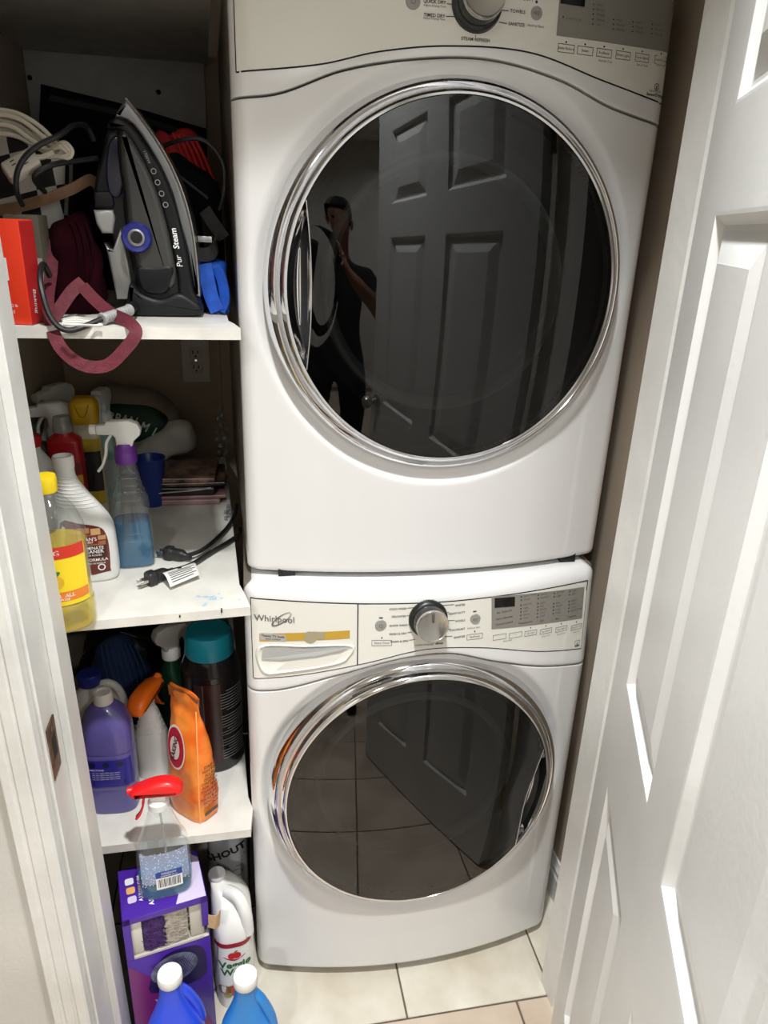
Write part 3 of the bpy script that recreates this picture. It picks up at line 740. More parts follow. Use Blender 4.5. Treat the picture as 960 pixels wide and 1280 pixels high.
# ================================================================== BOTTLES AND SPRAYERS
def sprayer(parent, z, M=None, head=WHITEPL, collar=WHITEPL, trig=None, s=1.0, shell=False, rc=.0165):
    """trigger head on a neck at height z; nozzle points along local -X"""
    T = Matrix.Translation((0, 0, z)) @ (M or Matrix()) @ Matrix.Scale(s, 4)
    trig = trig or head
    col = MB().add(lathe([(rc*.9, 0), (rc, .002), (rc, .017), (rc*.86, .020), (rc*.8, .024)], 28), T).build('collar', collar, parent)
    if shell:
        out = sm2([(-.052, .040), (-.056, .050), (-.036, .062), (.0, .074), (.030, .074), (.050, .060), (.054, .044), (.040, .037), (.0, .036), (-.03, .036)], 4)
        MB().add(prism(out, -.021, .021, .014, 5), T).build('spray_head', head, parent)
        MB().add(prism([(-.014, .020), (.016, .020), (.02, .04), (-.02, .04)], -.011, .011, .003), T).build('spray_neck', collar, parent)
    else:
        out = [(-.044, .042), (-.046, .045), (-.046, .056), (-.043, .059), (-.030, .060), (-.027, .066), (.012, .067), (.026, .061), (.031, .050), (.029, .040), (.018, .030), (.014, .020), (.010, .018), (-.010, .018), (-.013, .021), (-.014, .036), (-.018, .041)]
        MB().add(prism(out, -.0105, .0105, .0028), T).build('spray_head', head, parent)
    MB().add(lathe([(.0075, 0), (.009, .002), (.009, .012), (.007, .013)], 16), T @ Matrix.Translation((-.045 if not shell else -.05, 0, .050 if not shell else .048)) @ Matrix.Rotation(-pi/2, 4, 'Y')).build('nozzle', head, parent)
    tp = smooth([(-.020, 0, .042), (-.030, 0, .026), (-.033, 0, .006), (-.041, 0, -.016), (-.050, 0, -.028)], 4)
    MB().add(ribbon(tp, .013, .0045, (0, 1, 0)), T).build('trigger', trig, parent)
def label_text(b, m, s, x, z, size, bold=.01, off=.0013, sx=1): m.add(text(s, size, b.fn(x, z, off), bold=bold, sx=sx))

# ---- yellow lemon cleaner in a clear bottle at the end of the middle shelf
t = thing('cleaner_bottle', 'clear bottle of yellow cleaner with yellow lemon label overhanging the shelf edge', 'bottle', (-.297, -.103, SZ2+.0005))
b = Body([(0, .044, .038, 2), (.004, .050, .0445, 2), (.012, .052, .046, 2), (.045, .0515, .0455, 2), (.050, .049, .043, 2), (.054, .0495, .0435, 2), (.13, .0495, .0435, 2), (.165, .049, .043, 2), (.185, .044, .040, 2), (.205, .034, .032, 2), (.222, .018, .018, 2), (.230, .0145, .0145, 2), (.238, .0145, .0145, 2)])
MB().add(b.mesh()).build('bottle', CLEARB, t)
MB().add(b.mesh(-.0018, .002, .15)).build('liquid', clear('yellow_liquid', (250, 240, 120), 1.15, .05, diff=.32, drgb=(236, 206, 30)), t)
MB().add(lathe([(.0165, .228), (.0172, .231), (.0172, .250), (.0160, .254), (0, .2545)], 28)).build('cap', mat('yellow_cap', (240, 208, 30), .35), t)
lab = MB().add(b.label(-.0475, .0475, .052, .150, .0009, 24, 4)).build('label', mat('lemon_yellow', (246, 216, 40), .4), t)
MB().add(b.label(-.0472, .0472, .132, .152, .0013, 24, 2)).build('red_band', mat('label_red', (206, 52, 34), .45), t)
MB().add(b.label(-.0472, .0472, .060, .076, .0013, 24, 2)).build('orange_band', mat('label_orange', (232, 132, 48), .45), t)
LEM = mat('lemon_print', (232, 186, 48), .5); GRN = mat('leaf_green', (70, 130, 60), .5)
for x, z, r in ((-.006, .118, .010), (.008, .093, .011), (-.016, .092, .012)): MB().add(disc(b.fn(x, z, .0015), r, 20)).build('lemon_picture', LEM, t)
MB().add(poly(b.fn(.004, .106, .0017, .3), sm2([(-.012, 0), (0, .006), (.012, .001), (0, -.006)], 4))).build('leaf_picture', GRN, t)
m = MB(); label_text(b, m, 'CLEANING', -.012, .142, .012); label_text(b, m, 'CLEANER  ALL', .004, .069, .0085); label_text(b, m, 'PURPOSE', .012, .0625, .006); m.build('lettering', WHITEPR, t)['kind'] = 'stuff'

# ---- white floor-cleaner bottle with brown label (no sprayer fitted)
t = thing('laminate_cleaner', 'white ribbed-neck bottle with brown wood-print laminate cleaner label', 'bottle', (-.283, .064, SZ2+.0005), radians(4))
b = Body([(0, .044, .026, 3), (.006, .048, .029, 3), (.03, .0495, .030, 3), (.09, .048, .029, 3), (.115, .044, .028, 2.6, -.002), (.14, .036, .025, 2.4, -.009), (.165, .027, .021, 2.2, -.017), (.19, .019, .018, 2, -.0235), (.205, .0165, .0165, 2, -.0245), (.212, .016, .016, 2, -.0245)])
MB().add(b.mesh()).build('bottle', mat('white_hdpe', (226, 226, 222), .4), t)
for k in range(9):                                            # grip ribs on the neck
    z = .148+k*.0065; r = b.surf(0, z, 0); q = b.surf(pi, z, 0)
    MB().add(tube([b.surf(radians(200+i*14), z-.002*i*.3, .0003) for i in range(11)], .0011, 6)).build('grip_rib', mat('white_hdpe', (226, 226, 222), .4), t)
MB().add(lathe([(.0172, 0), (.0178, .002), (.0178, .019), (.0162, .022), (.0150, .022), (.0140, .016), (0, .016)], 28), Matrix.Translation((-.0245, 0, .212))).build('cap', WHITEPL, t)
LB = mat('label_brown', (112, 42, 32), .45, noise_amt=.2, scale=30)
lo = sm2([(-.040, .022), (.030, .020), (.036, .026), (.0375, .07), (.034, .095), (.024, .108), (-.005, .116), (-.04, .116)], 3)
def clip_poly(pts, off):
    n = len(pts); c = (sum(p[0] for p in pts)/n, sum(p[1] for p in pts)/n); rings = [[b.at_x(c[0]+(p[0]-c[0])*s, c[1]+(p[1]-c[1])*s, off) for p in pts] for s in (1, .75, .5, .25, .02)]
    return loft(rings, cap=False)
MB().add(clip_poly(lo, .0008)).build('label', LB, t)
for x0_, x1_, z0_, z1_, c in ((-.03, .008, .098, .108, (176, 128, 84)), (.010, .026, .094, .106, (206, 160, 112)), (-.03, .018, .086, .095, (140, 84, 54)), (.020, .034, .084, .092, (190, 140, 96)), (-.02, .033, .070, .082, (158, 100, 66))):
    MB().add(b.label(x0_, x1_, z0_, z1_, .0012, 8, 2)).build('wood_plank_print', mat('plank_%d' % c[0], c, .5), t)
MB().add(b.label(-.034, .021, .077, .092, .0015, 8, 2)).build('brand_plate', mat('label_dark_red', (120, 22, 22), .45), t)
MB().add(b.label(-.034, .033, .047, .074, .0014, 10, 2)).build('name_plate', mat('label_maroon', (64, 22, 18), .45), t)
m = MB()
for s, x, z, q in (("BEAN'S", .004, .086, .0095), ('BEST', .008, .080, .0045), ('LAMINATE', .010, .069, .0080), ('CLEANER', .008, .062, .0095), ('SAFE FOR FLOORS', .006, .055, .0045), ('NEW FORMULA', .006, .046, .0078), ('NO STREAKS OR RESIDUE', .006, .039, .004)): label_text(b, m, s, x, z, q, .012, .0018)
m.build('lettering', WHITEPR, t)['kind'] = 'stuff'; MB().add(disc(b.fn(.022, .031, .0016), .0065, 20, .0045)).build('seal', WHITEPR, t)

# ---- clear spray bottle, blue liquid, purple collar
t = thing('spray_bottle', 'clear spray bottle half full of blue liquid with purple collar and white trigger', 'bottle', (-.212, .116, SZ2+.0005), radians(6))
b = Body([(0, .033, .028, 4), (.004, .0365, .030, 4), (.04, .0365, .030, 4), (.085, .034, .028, 3.6), (.110, .033, .027, 3), (.125, .034, .027, 2.6), (.140, .030, .025, 2.4), (.158, .024, .022, 2.2), (.175, .021, .021, 2), (.195, .0175, .0175, 2), (.202, .0155, .0155, 2)])
MB().add(b.mesh()).build('bottle', CLEARB, t)
MB().add(b.mesh(-.0022, .003, .095)).build('liquid', clear('blue_liquid', (70, 185, 225), 1.15, .04, diff=.55, drgb=(0, 108, 150)), t)
for z in (.055, .07): MB().add(b.label(-.030, .030, z, z+.0012, .0006, 14, 1)).build('mould_line', clear('mould', (150, 200, 210), 1.4, .1, diff=.3), t)
for k in range(4): MB().add(tube([b.surf(2*pi*i/36, .135+k*.014, .0004) for i in range(37)], .0009, 5)).build('grip_ring', CLEARB, t)
PUR = mat('purple_cap', (104, 48, 140), .4)
MB().add(lathe([(.0175, .202), (.0195, .204), (.0195, .221), (.0175, .224)], 28)).build('neck_ring', PUR, t)
sprayer(t, .215, Matrix.Rotation(radians(-6), 4, 'Z'), collar=PUR, s=1.0, rc=.0185)

# ---- dark blue tumbler
t = thing('tumbler', 'dark blue plastic tumbler standing before the folded paper bags', 'cup', (-.213, .43, SZ2+.0005))
MB().add(lathe([(.0, 0), (.024, 0), (.026, .003), (.0335, .112), (.0345, .114), (.0335, .1145), (.0320, .112), (.0245, .005), (0, .005)], 36, cap=False)).build('cup_body', mat('blue_cup', (28, 52, 128), .35), t)
MB().add(tube([(.0338*cos(2*pi*i/36), .0338*sin(2*pi*i/36), .1135) for i in range(37)], .0012, 6)).build('rim', mat('blue_cup', (28, 52, 128), .35), t)

# ---- red bottle with clear cap
RED = mat('red_plastic', (168, 22, 30), .35)
t = thing('polish_bottle', 'red bottle with clear ribbed cap and yellow lower label', 'bottle', (-.358, .30, SZ2+.0005))
b = Body([(0, .030, .022, 4), (.004, .033, .024, 4), (.10, .033, .024, 4), (.185, .0325, .024, 4), (.198, .030, .022, 3.4), (.206, .021, .018, 2.4), (.212, .0165, .0165, 2)])
MB().add(b.mesh()).build('bottle', RED, t)
MB().add(b.label(-.031, .031, .02, .125, .0008, 10, 3)).build('label', mat('label_yellow', (206, 164, 40), .5), t)
MB().add(b.label(-.031, .031, .128, .152, .0009, 10, 2)).build('label_band', mat('label_crimson', (120, 14, 20), .5), t)
m = MB(); label_text(b, m, 'POLISH', 0, .140, .012); m.build('lettering', mat('gold_print', (220, 180, 90), .5), t)
MB().add(lathe([(.0175, .211), (.020, .213), (.020, .222), (.0185, .224), (.0170, .238), (.0155, .244), (0, .2445)], 28)).build('cap', clear('cap_clear', (214, 214, 208), 1.45, .08, diff=.35, drgb=(200, 200, 192)), t)

# ---- yellow-capped tall bottle
t = thing('wide_cap_bottle', 'cream and yellow bottle with mustard flip cap behind the red bottle', 'bottle', (-.331, .385, SZ2+.0005))
b = Body([(0, .026, .022, 3), (.004, .0285, .024, 3), (.15, .0285, .024, 3), (.20, .028, .024, 3), (.212, .024, .022, 2.4)])
MB().add(b.mesh()).build('bottle', mat('cream_plastic', (206, 200, 172), .45), t)
MB().add(b.label(-.026, .0265, .03, .178, .0008, 10, 3)).build('label', mat('label_mustard', (186, 156, 30), .5), t)
MB().add(b.label(-.022, .0265, .06, .15, .0013, 8, 3)).build('label_panel', mat('label_black', (34, 30, 26), .5), t)
MUS = mat('mustard_cap', (214, 170, 30), .4)
cp = Body([(.208, .026, .023, 3), (.214, .0275, .0245, 3), (.240, .0290, .026, 3), (.252, .0285, .025, 3), (.262, .021, .018, 3), (.264, .018, .015, 3)])
MB().add(cp.mesh()).build('cap', MUS, t)
MB().add(tube([cp.at_x(x, z, .0002) for x, z in ((-.014, .252), (-.010, .238), (-.004, .226), (.004, .226), (.010, .238), (.014, .252))], .0013, 6)).build('cap_groove', mat('mustard_dark', (150, 116, 18), .5), t)

# ---- white trigger bottles at the back
def white_spray(x, y, h, w_, label, rot, bodymat, s=1.0, headmat=WHITEPL, dep=None):
    t = thing('spray_bottle', label, 'bottle', (x, y, SZ2+.0005), 0)
    d = dep or w_*.8
    b = Body([(0, w_*.9, d*.9, 3), (.004, w_, d, 3), (h*.55, w_, d, 3), (h*.75, w_*.8, d*.85, 2.6), (h*.9, .019, .019, 2), (h, .0155, .0155, 2)])
    MB().add(b.mesh()).build('bottle', bodymat, t); sprayer(t, h-.004, Matrix.Rotation(rot, 4, 'Z'), head=headmat, s=s)
    MB().add(b.label(-w_*.8, w_*.8, h*.12, h*.5, .0008, 10, 2)).build('label', mat('pale_label', (196, 200, 196), .5), t)
    return t, b
MILK = mat('milky_plastic', (204, 204, 198), .4); PGRN = mat('pale_green_plastic', (150, 186, 172), .35)
p = at(77, 520, .52); white_spray(p.x, .52, .185, .030, 'white trigger bottle tucked against the closet side wall at the back', radians(60), MILK, 1.25)
p = at(66, 520, .40); white_spray(p.x+.004, .40, .178, .030, 'milky trigger bottle with nozzle turned to the side wall', radians(20), mat('milky_plastic2', (190, 192, 188), .35), 1.15)
p = at(127, 500, .50); white_spray(p.x, .50, .185, .024, 'pale green bottle with upright white trigger beside the rice sack', radians(82), PGRN, 1.15)
# grey-white jug with red cap near the jamb
p = at(47, 560, .20)
t = thing('jug', 'translucent white jug with red screw cap behind the door jamb', 'jug', (p.x-.012, .20, SZ2+.0005))
b = Body([(0, .045, .036, 3), (.005, .049, .040, 3), (.12, .049, .040, 3), (.155, .044, .036, 2.6), (.185, .030, .026, 2.2), (.205, .0175, .0175, 2), (.215, .0175, .0175, 2)])
MB().add(b.mesh()).build('bottle', MILK, t)
MB().add(lathe([(.0195, .212), (.0205, .214), (.0205, .230), (.019, .233), (0, .2335)], 24)).build('cap', RED, t)

# ---- rice sack lying behind
GRNF = mat('sack_green', (16, 52, 38), .6); SACK = mat('sack_beige', (150, 136, 118), .75, noise_amt=.15, scale=18, bump=.3, bscale=30); SACKW = mat('sack_white', (186, 182, 172), .6, noise_amt=.1, scale=20, bump=.4, bscale=26)
ys = .665
t = thing('rice_sack', 'slumped beige rice sack with dark green printed front', 'sack', (at(185, 560, ys).x, ys, SZ2))
zfix = lambda o: [setattr(v.co, 'z', max(v.co.z, .001)) for v in o.data.vertices]
def lump(pxs, y, dep, m, name, wob=.006, parent=t, bulge=.5):
    o = sm2([(at(px, py, y).x, at(px, py, y).z) for px, py in pxs], 5); n = len(o); cx = sum(p[0] for p in o)/n; cz = sum(p[1] for p in o)/n; rings = []
    K = 12
    for k in range(K+1):
        a = -pi/2+pi*k/K; s = max(cos(a), .04)**bulge; yy = y+dep*sin(a)
        r = []
        for p in o:
            v = Vector((cx+(p[0]-cx)*s, yy, cz+(p[1]-cz)*s)); nv = noise.noise_vector(v*28)*wob*(s if s > .1 else 0); r.append(v+nv)
        rings.append(r)
    return MB().add(loft(rings)).build(name, m, parent, world=True, angle=70)
zfix(lump([(126, 484), (150, 481), (190, 488), (216, 505), (226, 524), (216, 548), (190, 590), (130, 592), (120, 540)], ys, .06, SACK, 'sack_body'))
zfix(lump([(160, 570), (185, 545), (216, 526), (238, 530), (248, 548), (240, 560), (214, 572), (182, 590), (165, 586)], ys-.055, .03, SACKW, 'sack_fold', wob=.010))
gp = [(134, 505), (160, 503), (190, 508), (207, 518), (211, 528), (205, 538), (188, 548), (165, 553), (140, 556), (130, 535)]
zfix(lump(gp, ys-.045, .026, GRNF, 'sack_print', wob=.003, bulge=.35))
m = MB()
for s, px, py, r in (('U', 131, 522, -.1), ('R', 138.5, 521.5, -.12), ('B', 146.5, 523, -.15), ('A', 155, 524.5, -.2), ('N', 165, 527, -.28), ('M', 180, 534, -.35), ('I', 192, 540, -.4)):
    q = at(px, py, ys-.0725); m.add(text(s, .032, lambda u, v: Vector((q.x+u*.8*cos(r)-v*sin(r), ys-.0725, q.z+u*.8*sin(r)+v*cos(r))), bold=.02, shear=.2))
o = m.build('lettering', mat('sack_lettering', (196, 200, 190), .6), t, world=True); o['kind'] = 'stuff'

# ---- folded paper bags: a stack of separate flat bags
FLOW = mat('floral_black', (26, 24, 26), .5, noise_amt=.5, scale=34, rgb2=(170, 130, 110)); PINK = mat('pink_paper', (178, 140, 140), .6, noise_amt=.15); BLKP = mat('black_gloss_paper', (22, 22, 24), .3); BROWNB = mat('floral_brown', (120, 92, 76), .6, noise_amt=.5, scale=40, rgb2=(30, 26, 26))
zz = SZ2+.0005; bx = -.148
spec = [(PINK, .014, .0, 'pink folded paper bag at the bottom of the bag stack', .0), (mat('rose_paper', (160, 118, 120), .6), .009, .012, 'rose folded paper bag second from the bottom of the stack', .02), (BLKP, .022, -.008, 'glossy black folded bag with white rope handle in the stack', -.02), (BROWNB, .010, .01, 'brown floral folded bag lying second from the stack top', .03), (FLOW, .012, -.004, 'black floral gift bag lying on top of the stack', -.03)]
for mm, th, dx, lab, ra in spec:
    t = thing('paper_bag', lab, 'bag', (bx+dx, .575, zz), ra, 'folded bags beside the blue tumbler')
    m = MB().add(prism(rrect(.175, th*.9, min(.003, th*.3)), -.16, -.02, .002)); o = m.build('bag_body', mm, t)
    for v in o.data.vertices: v.co.z += th/2 + .002*noise.noise(Vector((v.co.x*20, v.co.y*12, zz*50)))*0
    MB().add(ribbon([(-.085, -.1605, th*.9), (.085, -.1605, th*.75)], .0015, .001, (0, 0, 1))).build('paper_edge', mat('paper_edge_white', (200, 186, 180), .6), t)
    if mm is BLKP:
        MB().add(tube(smooth([(-.07, -.163, th*.3), (-.02, -.168, th*.55), (.05, -.166, th*.75), (.08, -.164, th*.95)], 5), .0016, 6)).build('rope_handle', mat('rope_white', (190, 184, 180), .7), t)
    zz += th

# ---- hanging crystal strand against the dryer side
CRY = clear('crystal', (226, 226, 230), 1.9, .02, diff=.12, drgb=(180, 180, 180))
p = at(281, 495, .45)
t = thing('crystal_strand', 'hanging strand of clear faceted crystal beads beside the dryer', 'ornament', (p.x-.006, .45, 1.04))
MB().add(tube([(0, 0, 0), (0, 0, SZ1-.017-1.04)], .0006, 5)).build('thread', GREYTXT, t)
ico = bmesh.new(); bmesh.ops.create_icosphere(ico, subdivisions=1, radius=1); ico.verts.ensure_lookup_table(); ICO = ([v.co.copy() for v in ico.verts], [[v.index for v in f.verts] for f in ico.faces]); ico.free()
k = 0
while k < 22:
    z = .01+k*.0062; wv = .017*sin(pi*min(1, (k+2)/22))+.003; a = k*2.4
    MB().add(ICO, Matrix.Translation((wv*.6*cos(a)-.004, wv*.6*sin(a), z)) @ Matrix.Scale(.0062, 4)).build('bead', CRY, t, smooth=False)
    k += 1
p = atz(288, 648, SZ2)
t = thing('crystal_strand', 'loose heap of small clear beads beside the black cord', 'ornament', (p.x-.002, p.y, SZ2))
for k in range(9): MB().add(ICO, Matrix.Translation((random.uniform(-.011, .006), -.012+k*.006, .006+.005*(k % 3))) @ Matrix.Scale(.0055, 4)).build('bead', CRY, t, smooth=False)

# ---- two appliance plugs with cords, one with a paper tag
CORD = mat('black_cord', (24, 24, 25), .5); PLUGM = mat('plug_black', (34, 34, 35), .45); PRONG = mat('prong_steel', (190, 188, 180), .25, .95)
def plug(label, pts, group=None):
    P_ = [atz(px, py, SZ2+h) for px, py, h in pts]
    t = thing('power_cord', label, 'cord', (P_[0].x, P_[0].y, SZ2))
    d = (P_[1]-P_[0]); d.z = 0; L = d.length; d.normalize(); sd = Vector((-d.y, d.x, 0)); a = P_[0].copy(); a.z = SZ2+.0125
    Mx = Matrix((d, sd, Vector((0, 0, 1)))).transposed().to_4x4(); Mx.translation = a
    body = Body([(0, .0125, .0105, 4), (.004, .014, .0118, 4), (.014, .014, .0118, 4), (.018, .0115, .010, 3), (.036, .0105, .0095, 3), (.045, .006, .006, 2), (.055, .005, .005, 2)], 4, 24)
    MB().add(body.mesh(), Mx @ Matrix.Rotation(pi/2, 4, 'Y')).build('plug_body', PLUGM, t, world=True)
    for dz, q in ((.0, 1), (.0, -1)): MB().add(rbox((-.017, q*.0063-.0009, -.003), (.001, q*.0063+.0009, .003), .0004, 1), Mx).build('prong', PRONG, t, world=True)
    MB().add(tube([(-.019, 0, -.0085), (.001, 0, -.0085)], .0022, 8), Mx).build('ground_pin', PRONG, t, world=True)
    path = [a+d*.05]+[v for v in P_[1:]]
    MB().add(tube(smooth(path, 6), .0042, 8)).build('cord', CORD, t, world=True); return t
p1 = plug('black three-pin plug and cord with a white paper tag on the shelf', [(184, 725, .012), (216, 713, .012), (238, 706, .009), (264, 690, .008), (286, 677, .008), (298, 668, .009), (300, 660, .012)])
p2 = plug('black three-pin plug and cord lying behind the tagged plug', [(207, 691, .012), (232, 695, .012), (252, 688, .013), (270, 674, .010), (285, 658, .010), (294, 642, .014), (296, 630, .02)])
q = [atz(203, 716, SZ2+.022), atz(243, 703, SZ2+.02), atz(250, 718, SZ2+.012), atz(213, 734, SZ2+.008)]
TAGM = mat('paper_tag', (226, 224, 218), .6)
def tg(u, v, off=0):
    a = q[0]*(1-u)+q[1]*u; c = q[3]*(1-u)+q[2]*u; r = a*(1-v)+c*v; r = r.copy(); r.z += .006*sin(pi*v)*(1-.3*u)+off; return r
vs1, fs1 = patch(lambda u, v: tg(u, v), 8, 8); o = MB().add((vs1, fs1)).build('paper_tag', TAGM, p1, world=True)
sol = o.modifiers.new('thick', 'SOLIDIFY'); sol.thickness = .0006
m = MB()
for k in range(6): m.add(([tg(u, v, .0012) for u, v in ((.1, .30+k*.11), (.92-.1*(k % 2), .30+k*.11), (.92-.1*(k % 2), .335+k*.11), (.1, .335+k*.11))], [(0, 1, 2, 3)]))
o = m.build('tag_print', DARKTXT, p1, world=True, smooth=False); o['kind'] = 'stuff'
MB().add(([tg(.5+.07*cos(a), .15+.09*sin(a), .0013) for a in [2*pi*i/14 for i in range(14)]], [tuple(range(14))])).build('warning_mark', DARKTXT, p1, world=True, smooth=False)
p = atz(265, 616, SZ2); tag(setloc(MB().box((p.x-.006, p.y-.004, SZ2), (p.x+.006, p.y+.004, SZ2+.004), .001).build('scrap', BLACKP)), 'tiny black plastic scrap lying on the middle shelf', 'scrap')

# ================================================================== TOP SHELF
def pts_px(pxs, y): return [(at(px, py, y).x, at(px, py, y).z) for px, py in pxs]
ZS = SZ1
# ---- black flat bag leaning at the back
t = thing('laptop_bag', 'large flat black bag standing at the back behind the iron', 'bag', (at(150, 300, .5).x, .5, ZS))
zc_ = lambda pts: [(x, max(z, ZS+.002)) for x, z in pts]
MB().add(prism(zc_(pts_px([(54, 107), (150, 130), (258, 162), (259, 260), (257, 400), (48, 400)], .5)), .47, .53, .012, 4)).build('bag_body', mat('black_nylon', (10, 10, 12), .9, spec=.15), t, world=True)
MB().add(ribbon([at(62, 122, .468), at(150, 141, .468), at(250, 172, .468)], .010, .002, (0, 0, 1))).build('zip_band', mat('black_zip', (16, 16, 18), .7), t, world=True)

# ---- black and white patterned bag with tan strap
PAT = bpy.data.materials.new('geometric_fabric'); PAT.use_nodes = True; nt = PAT.node_tree; bs = nt.nodes['Principled BSDF']; bs.inputs['Roughness'].default_value = .7
tc = nt.nodes.new('ShaderNodeTexCoord'); mp = nt.nodes.new('ShaderNodeMapping'); mp.inputs['Rotation'].default_value = (0, radians(8), 0); mp.inputs['Scale'].default_value = (1, 1, .5)
vo = nt.nodes.new('ShaderNodeTexChecker'); vo.inputs['Scale'].default_value = 34; vo.inputs[1].default_value = lin((206, 204, 196)); vo.inputs[2].default_value = lin((18, 18, 20))
nt.links.new(tc.outputs['Object'], mp.inputs[0]); nt.links.new(mp.outputs[0], vo.inputs[0]); nt.links.new(vo.outputs[0], bs.inputs['Base Color'])
yb_ = .17
t = thing('tote_bag', 'black and white geometric tote bag stuffed beside the closet wall', 'bag', (at(50, 300, yb_).x, yb_, ZS))
o = prism(zc_(sm2(pts_px([(-12, 175), (20, 166), (60, 170), (84, 186), (86, 230), (84, 300), (82, 396), (-10, 398)], yb_), 3)), yb_-.05, yb_+.05, .02, 5); MB().add(o).build('bag_body', PAT, t, world=True, angle=60)
TAN = mat('tan_leather', (150, 116, 88), .5, noise_amt=.15, scale=40)
st = [at(-8, 264, .098), at(25, 258, .096), at(60, 248, .094), at(90, 236, .095), at(112, 225, .105), at(122, 232, .118)]
MB().add(ribbon(smooth(st, 6), .016, .003, (.1, -.3, 1))).build('strap', TAN, t, world=True)
MB().add(tube([v+Vector((0, -.0022, .0075)) for v in smooth(st, 6)], .0007, 5)).build('strap_edge', mat('tan_edge', (206, 176, 146), .5), t, world=True)

# ---- white extension cord bundle with a three-way outlet block
WC = mat('ivory_cord', (204, 198, 180), .45)
yc_ = .055
t = thing('extension_cord', 'coiled ivory extension cord with white outlet block on the tote bag', 'cord', (at(40, 200, yc_).x, yc_, at(40, 205, yc_).z))
k = 0
for a0, a1, a2, a3, dy in (((-14, 136), (22, 142), (52, 160), (76, 186), 0), ((-14, 142), (20, 147), (48, 166), (74, 190), -.006), ((-14, 148), (16, 153), (42, 170), (70, 192), .004), ((-14, 155), (14, 158), (38, 174), (66, 192), -.008), ((-14, 162), (12, 164), (36, 178), (62, 193), .002), ((-14, 168), (12, 168), (34, 176), (58, 190), -.004)):
    P_ = [at(a[0], a[1], yc_+dy+.004*i) for i, a in enumerate((a0, a1, a2, a3))]
    MB().add(tube(smooth(P_, 6), .0036, 8)).build('cord_strand', WC, t, world=True)
for dx in (0, 3, 6):
    P_ = [at(66-dx, 186+dx*.5, yc_-.004), at(80-dx, 178+dx, yc_-.008), at(90-dx, 188+dx*.6, yc_-.008), at(86-dx, 197-dx*.3, yc_-.01), at(72-dx*.6, 196, yc_-.01), at(58, 193+dx*.5, yc_-.012)]
    MB().add(tube(smooth(P_, 6), .0032, 8)).build('cord_loop', WC, t, world=True)
q = [at(4, 206, .04), at(36, 188, .045), at(54, 200, .03), at(18, 224, .025)]
ux = (q[1]-q[0]).normalized(); n_ = Vector((.1, -.9, .45)).normalized(); uz = n_.cross(ux).normalized()
Mx = Matrix((ux, uz, n_)).transposed().to_4x4(); Mx.translation = at(29, 206, .03)
MB().add(rbox((-.029, -.014, -.012), (.023, .014, .010), .005, 3), Mx).build('outlet_block', mat('ivory_block', (206, 202, 188), .4), t, world=True)
for ax, ay in ((-.012, .004), (.004, -.003)):
    for s in (-1, 1): MB().add(rbox((ax-.0032, ay+s*.0028-.0006, .0098), (ax+.0032, ay+s*.0028+.0006, .0106)), Mx).build('slot', DARKGAP, t, world=True, smooth=False)
MB().add(tube(smooth([Mx @ Vector((.022, 0, 0)), at(54, 196, .036), at(66, 190, .045)], 5), .0040, 8)).build('cord_lead', WC, t, world=True)

# ---- red box and a khaki box behind it
RB = mat('red_carton', (232, 62, 34), .4); RBS = mat('red_carton_side', (182, 30, 30), .45)
bl = atz(8, 413, ZS); brt = atz(46, 413, ZS)
t = thing('carton', 'bright red carton with white barcode label beside the door jamb', 'box', (-.316, -.058, ZS+.0005), radians(-10))
w2, d2, h2 = .032, .022, .140
MB().add(rbox((-w2, -d2, 0), (w2, d2, h2), .0015)).build('carton_body', RB, t)
MB().add(rbox((w2-.0002, -d2+.001, .001), (w2+.0006, d2-.001, h2-.002))).build('carton_side', RBS, t, smooth=False)
F = lambda x, z, off=.0006: (lambda u, v: Vector((x+u, -d2-off, z+v)))
MB().add(poly(F(-.006, .075), rrect(.030, .030, .001))).build('label', WHITEPR, t)
for k in range(7): MB().add(poly(F(-.016+k*.0028, .075, .001), [(-.0005-.0003*(k % 2), -.010), (.0005+.0003*(k % 2), -.010), (.0005, .010), (-.0005, .010)])).build('barcode_bar', mat('barcode_blue', (60, 80, 130), .5), t, smooth=False)
MB().add(disc(F(-.020, .118), .009, 24)).build('emblem', WHITEPR, t); MB().add(disc(F(-.020, .118, .0009), .0075, 24, .005)).build('emblem_ring', RB, t)
m = MB(); m.add(text('Net 2 lb', .006, F(.006, .026))); m.add(text('907 g', .006, F(.004, .019))); o = m.build('lettering', WHITEPR, t); o['kind'] = 'stuff'
Fs = lambda y, z: (lambda u, v: Vector((w2+.0009, y+v, z-u)))
m = MB(); m.add(text('Baking', .013, Fs(-.003, .032), shear=.2)); m.build('side_lettering', WHITEPR, t)
KH = mat('khaki_board', (92, 86, 72), .6, noise_amt=.12)
t = thing('carton', 'khaki cardboard box standing behind the red carton', 'box', (at(44, 330, .03).x-.004, .045, ZS+.0005), radians(-6))
MB().add(rbox((-.030, -.02, 0), (.020, .02, .146), .0012)).build('carton_body', KH, t)
MB().add(rbox((-.012, -.0208, .05), (.0185, -.0200, .085))).build('white_label', mat('label_grey_white', (170, 168, 156), .6), t, smooth=False)

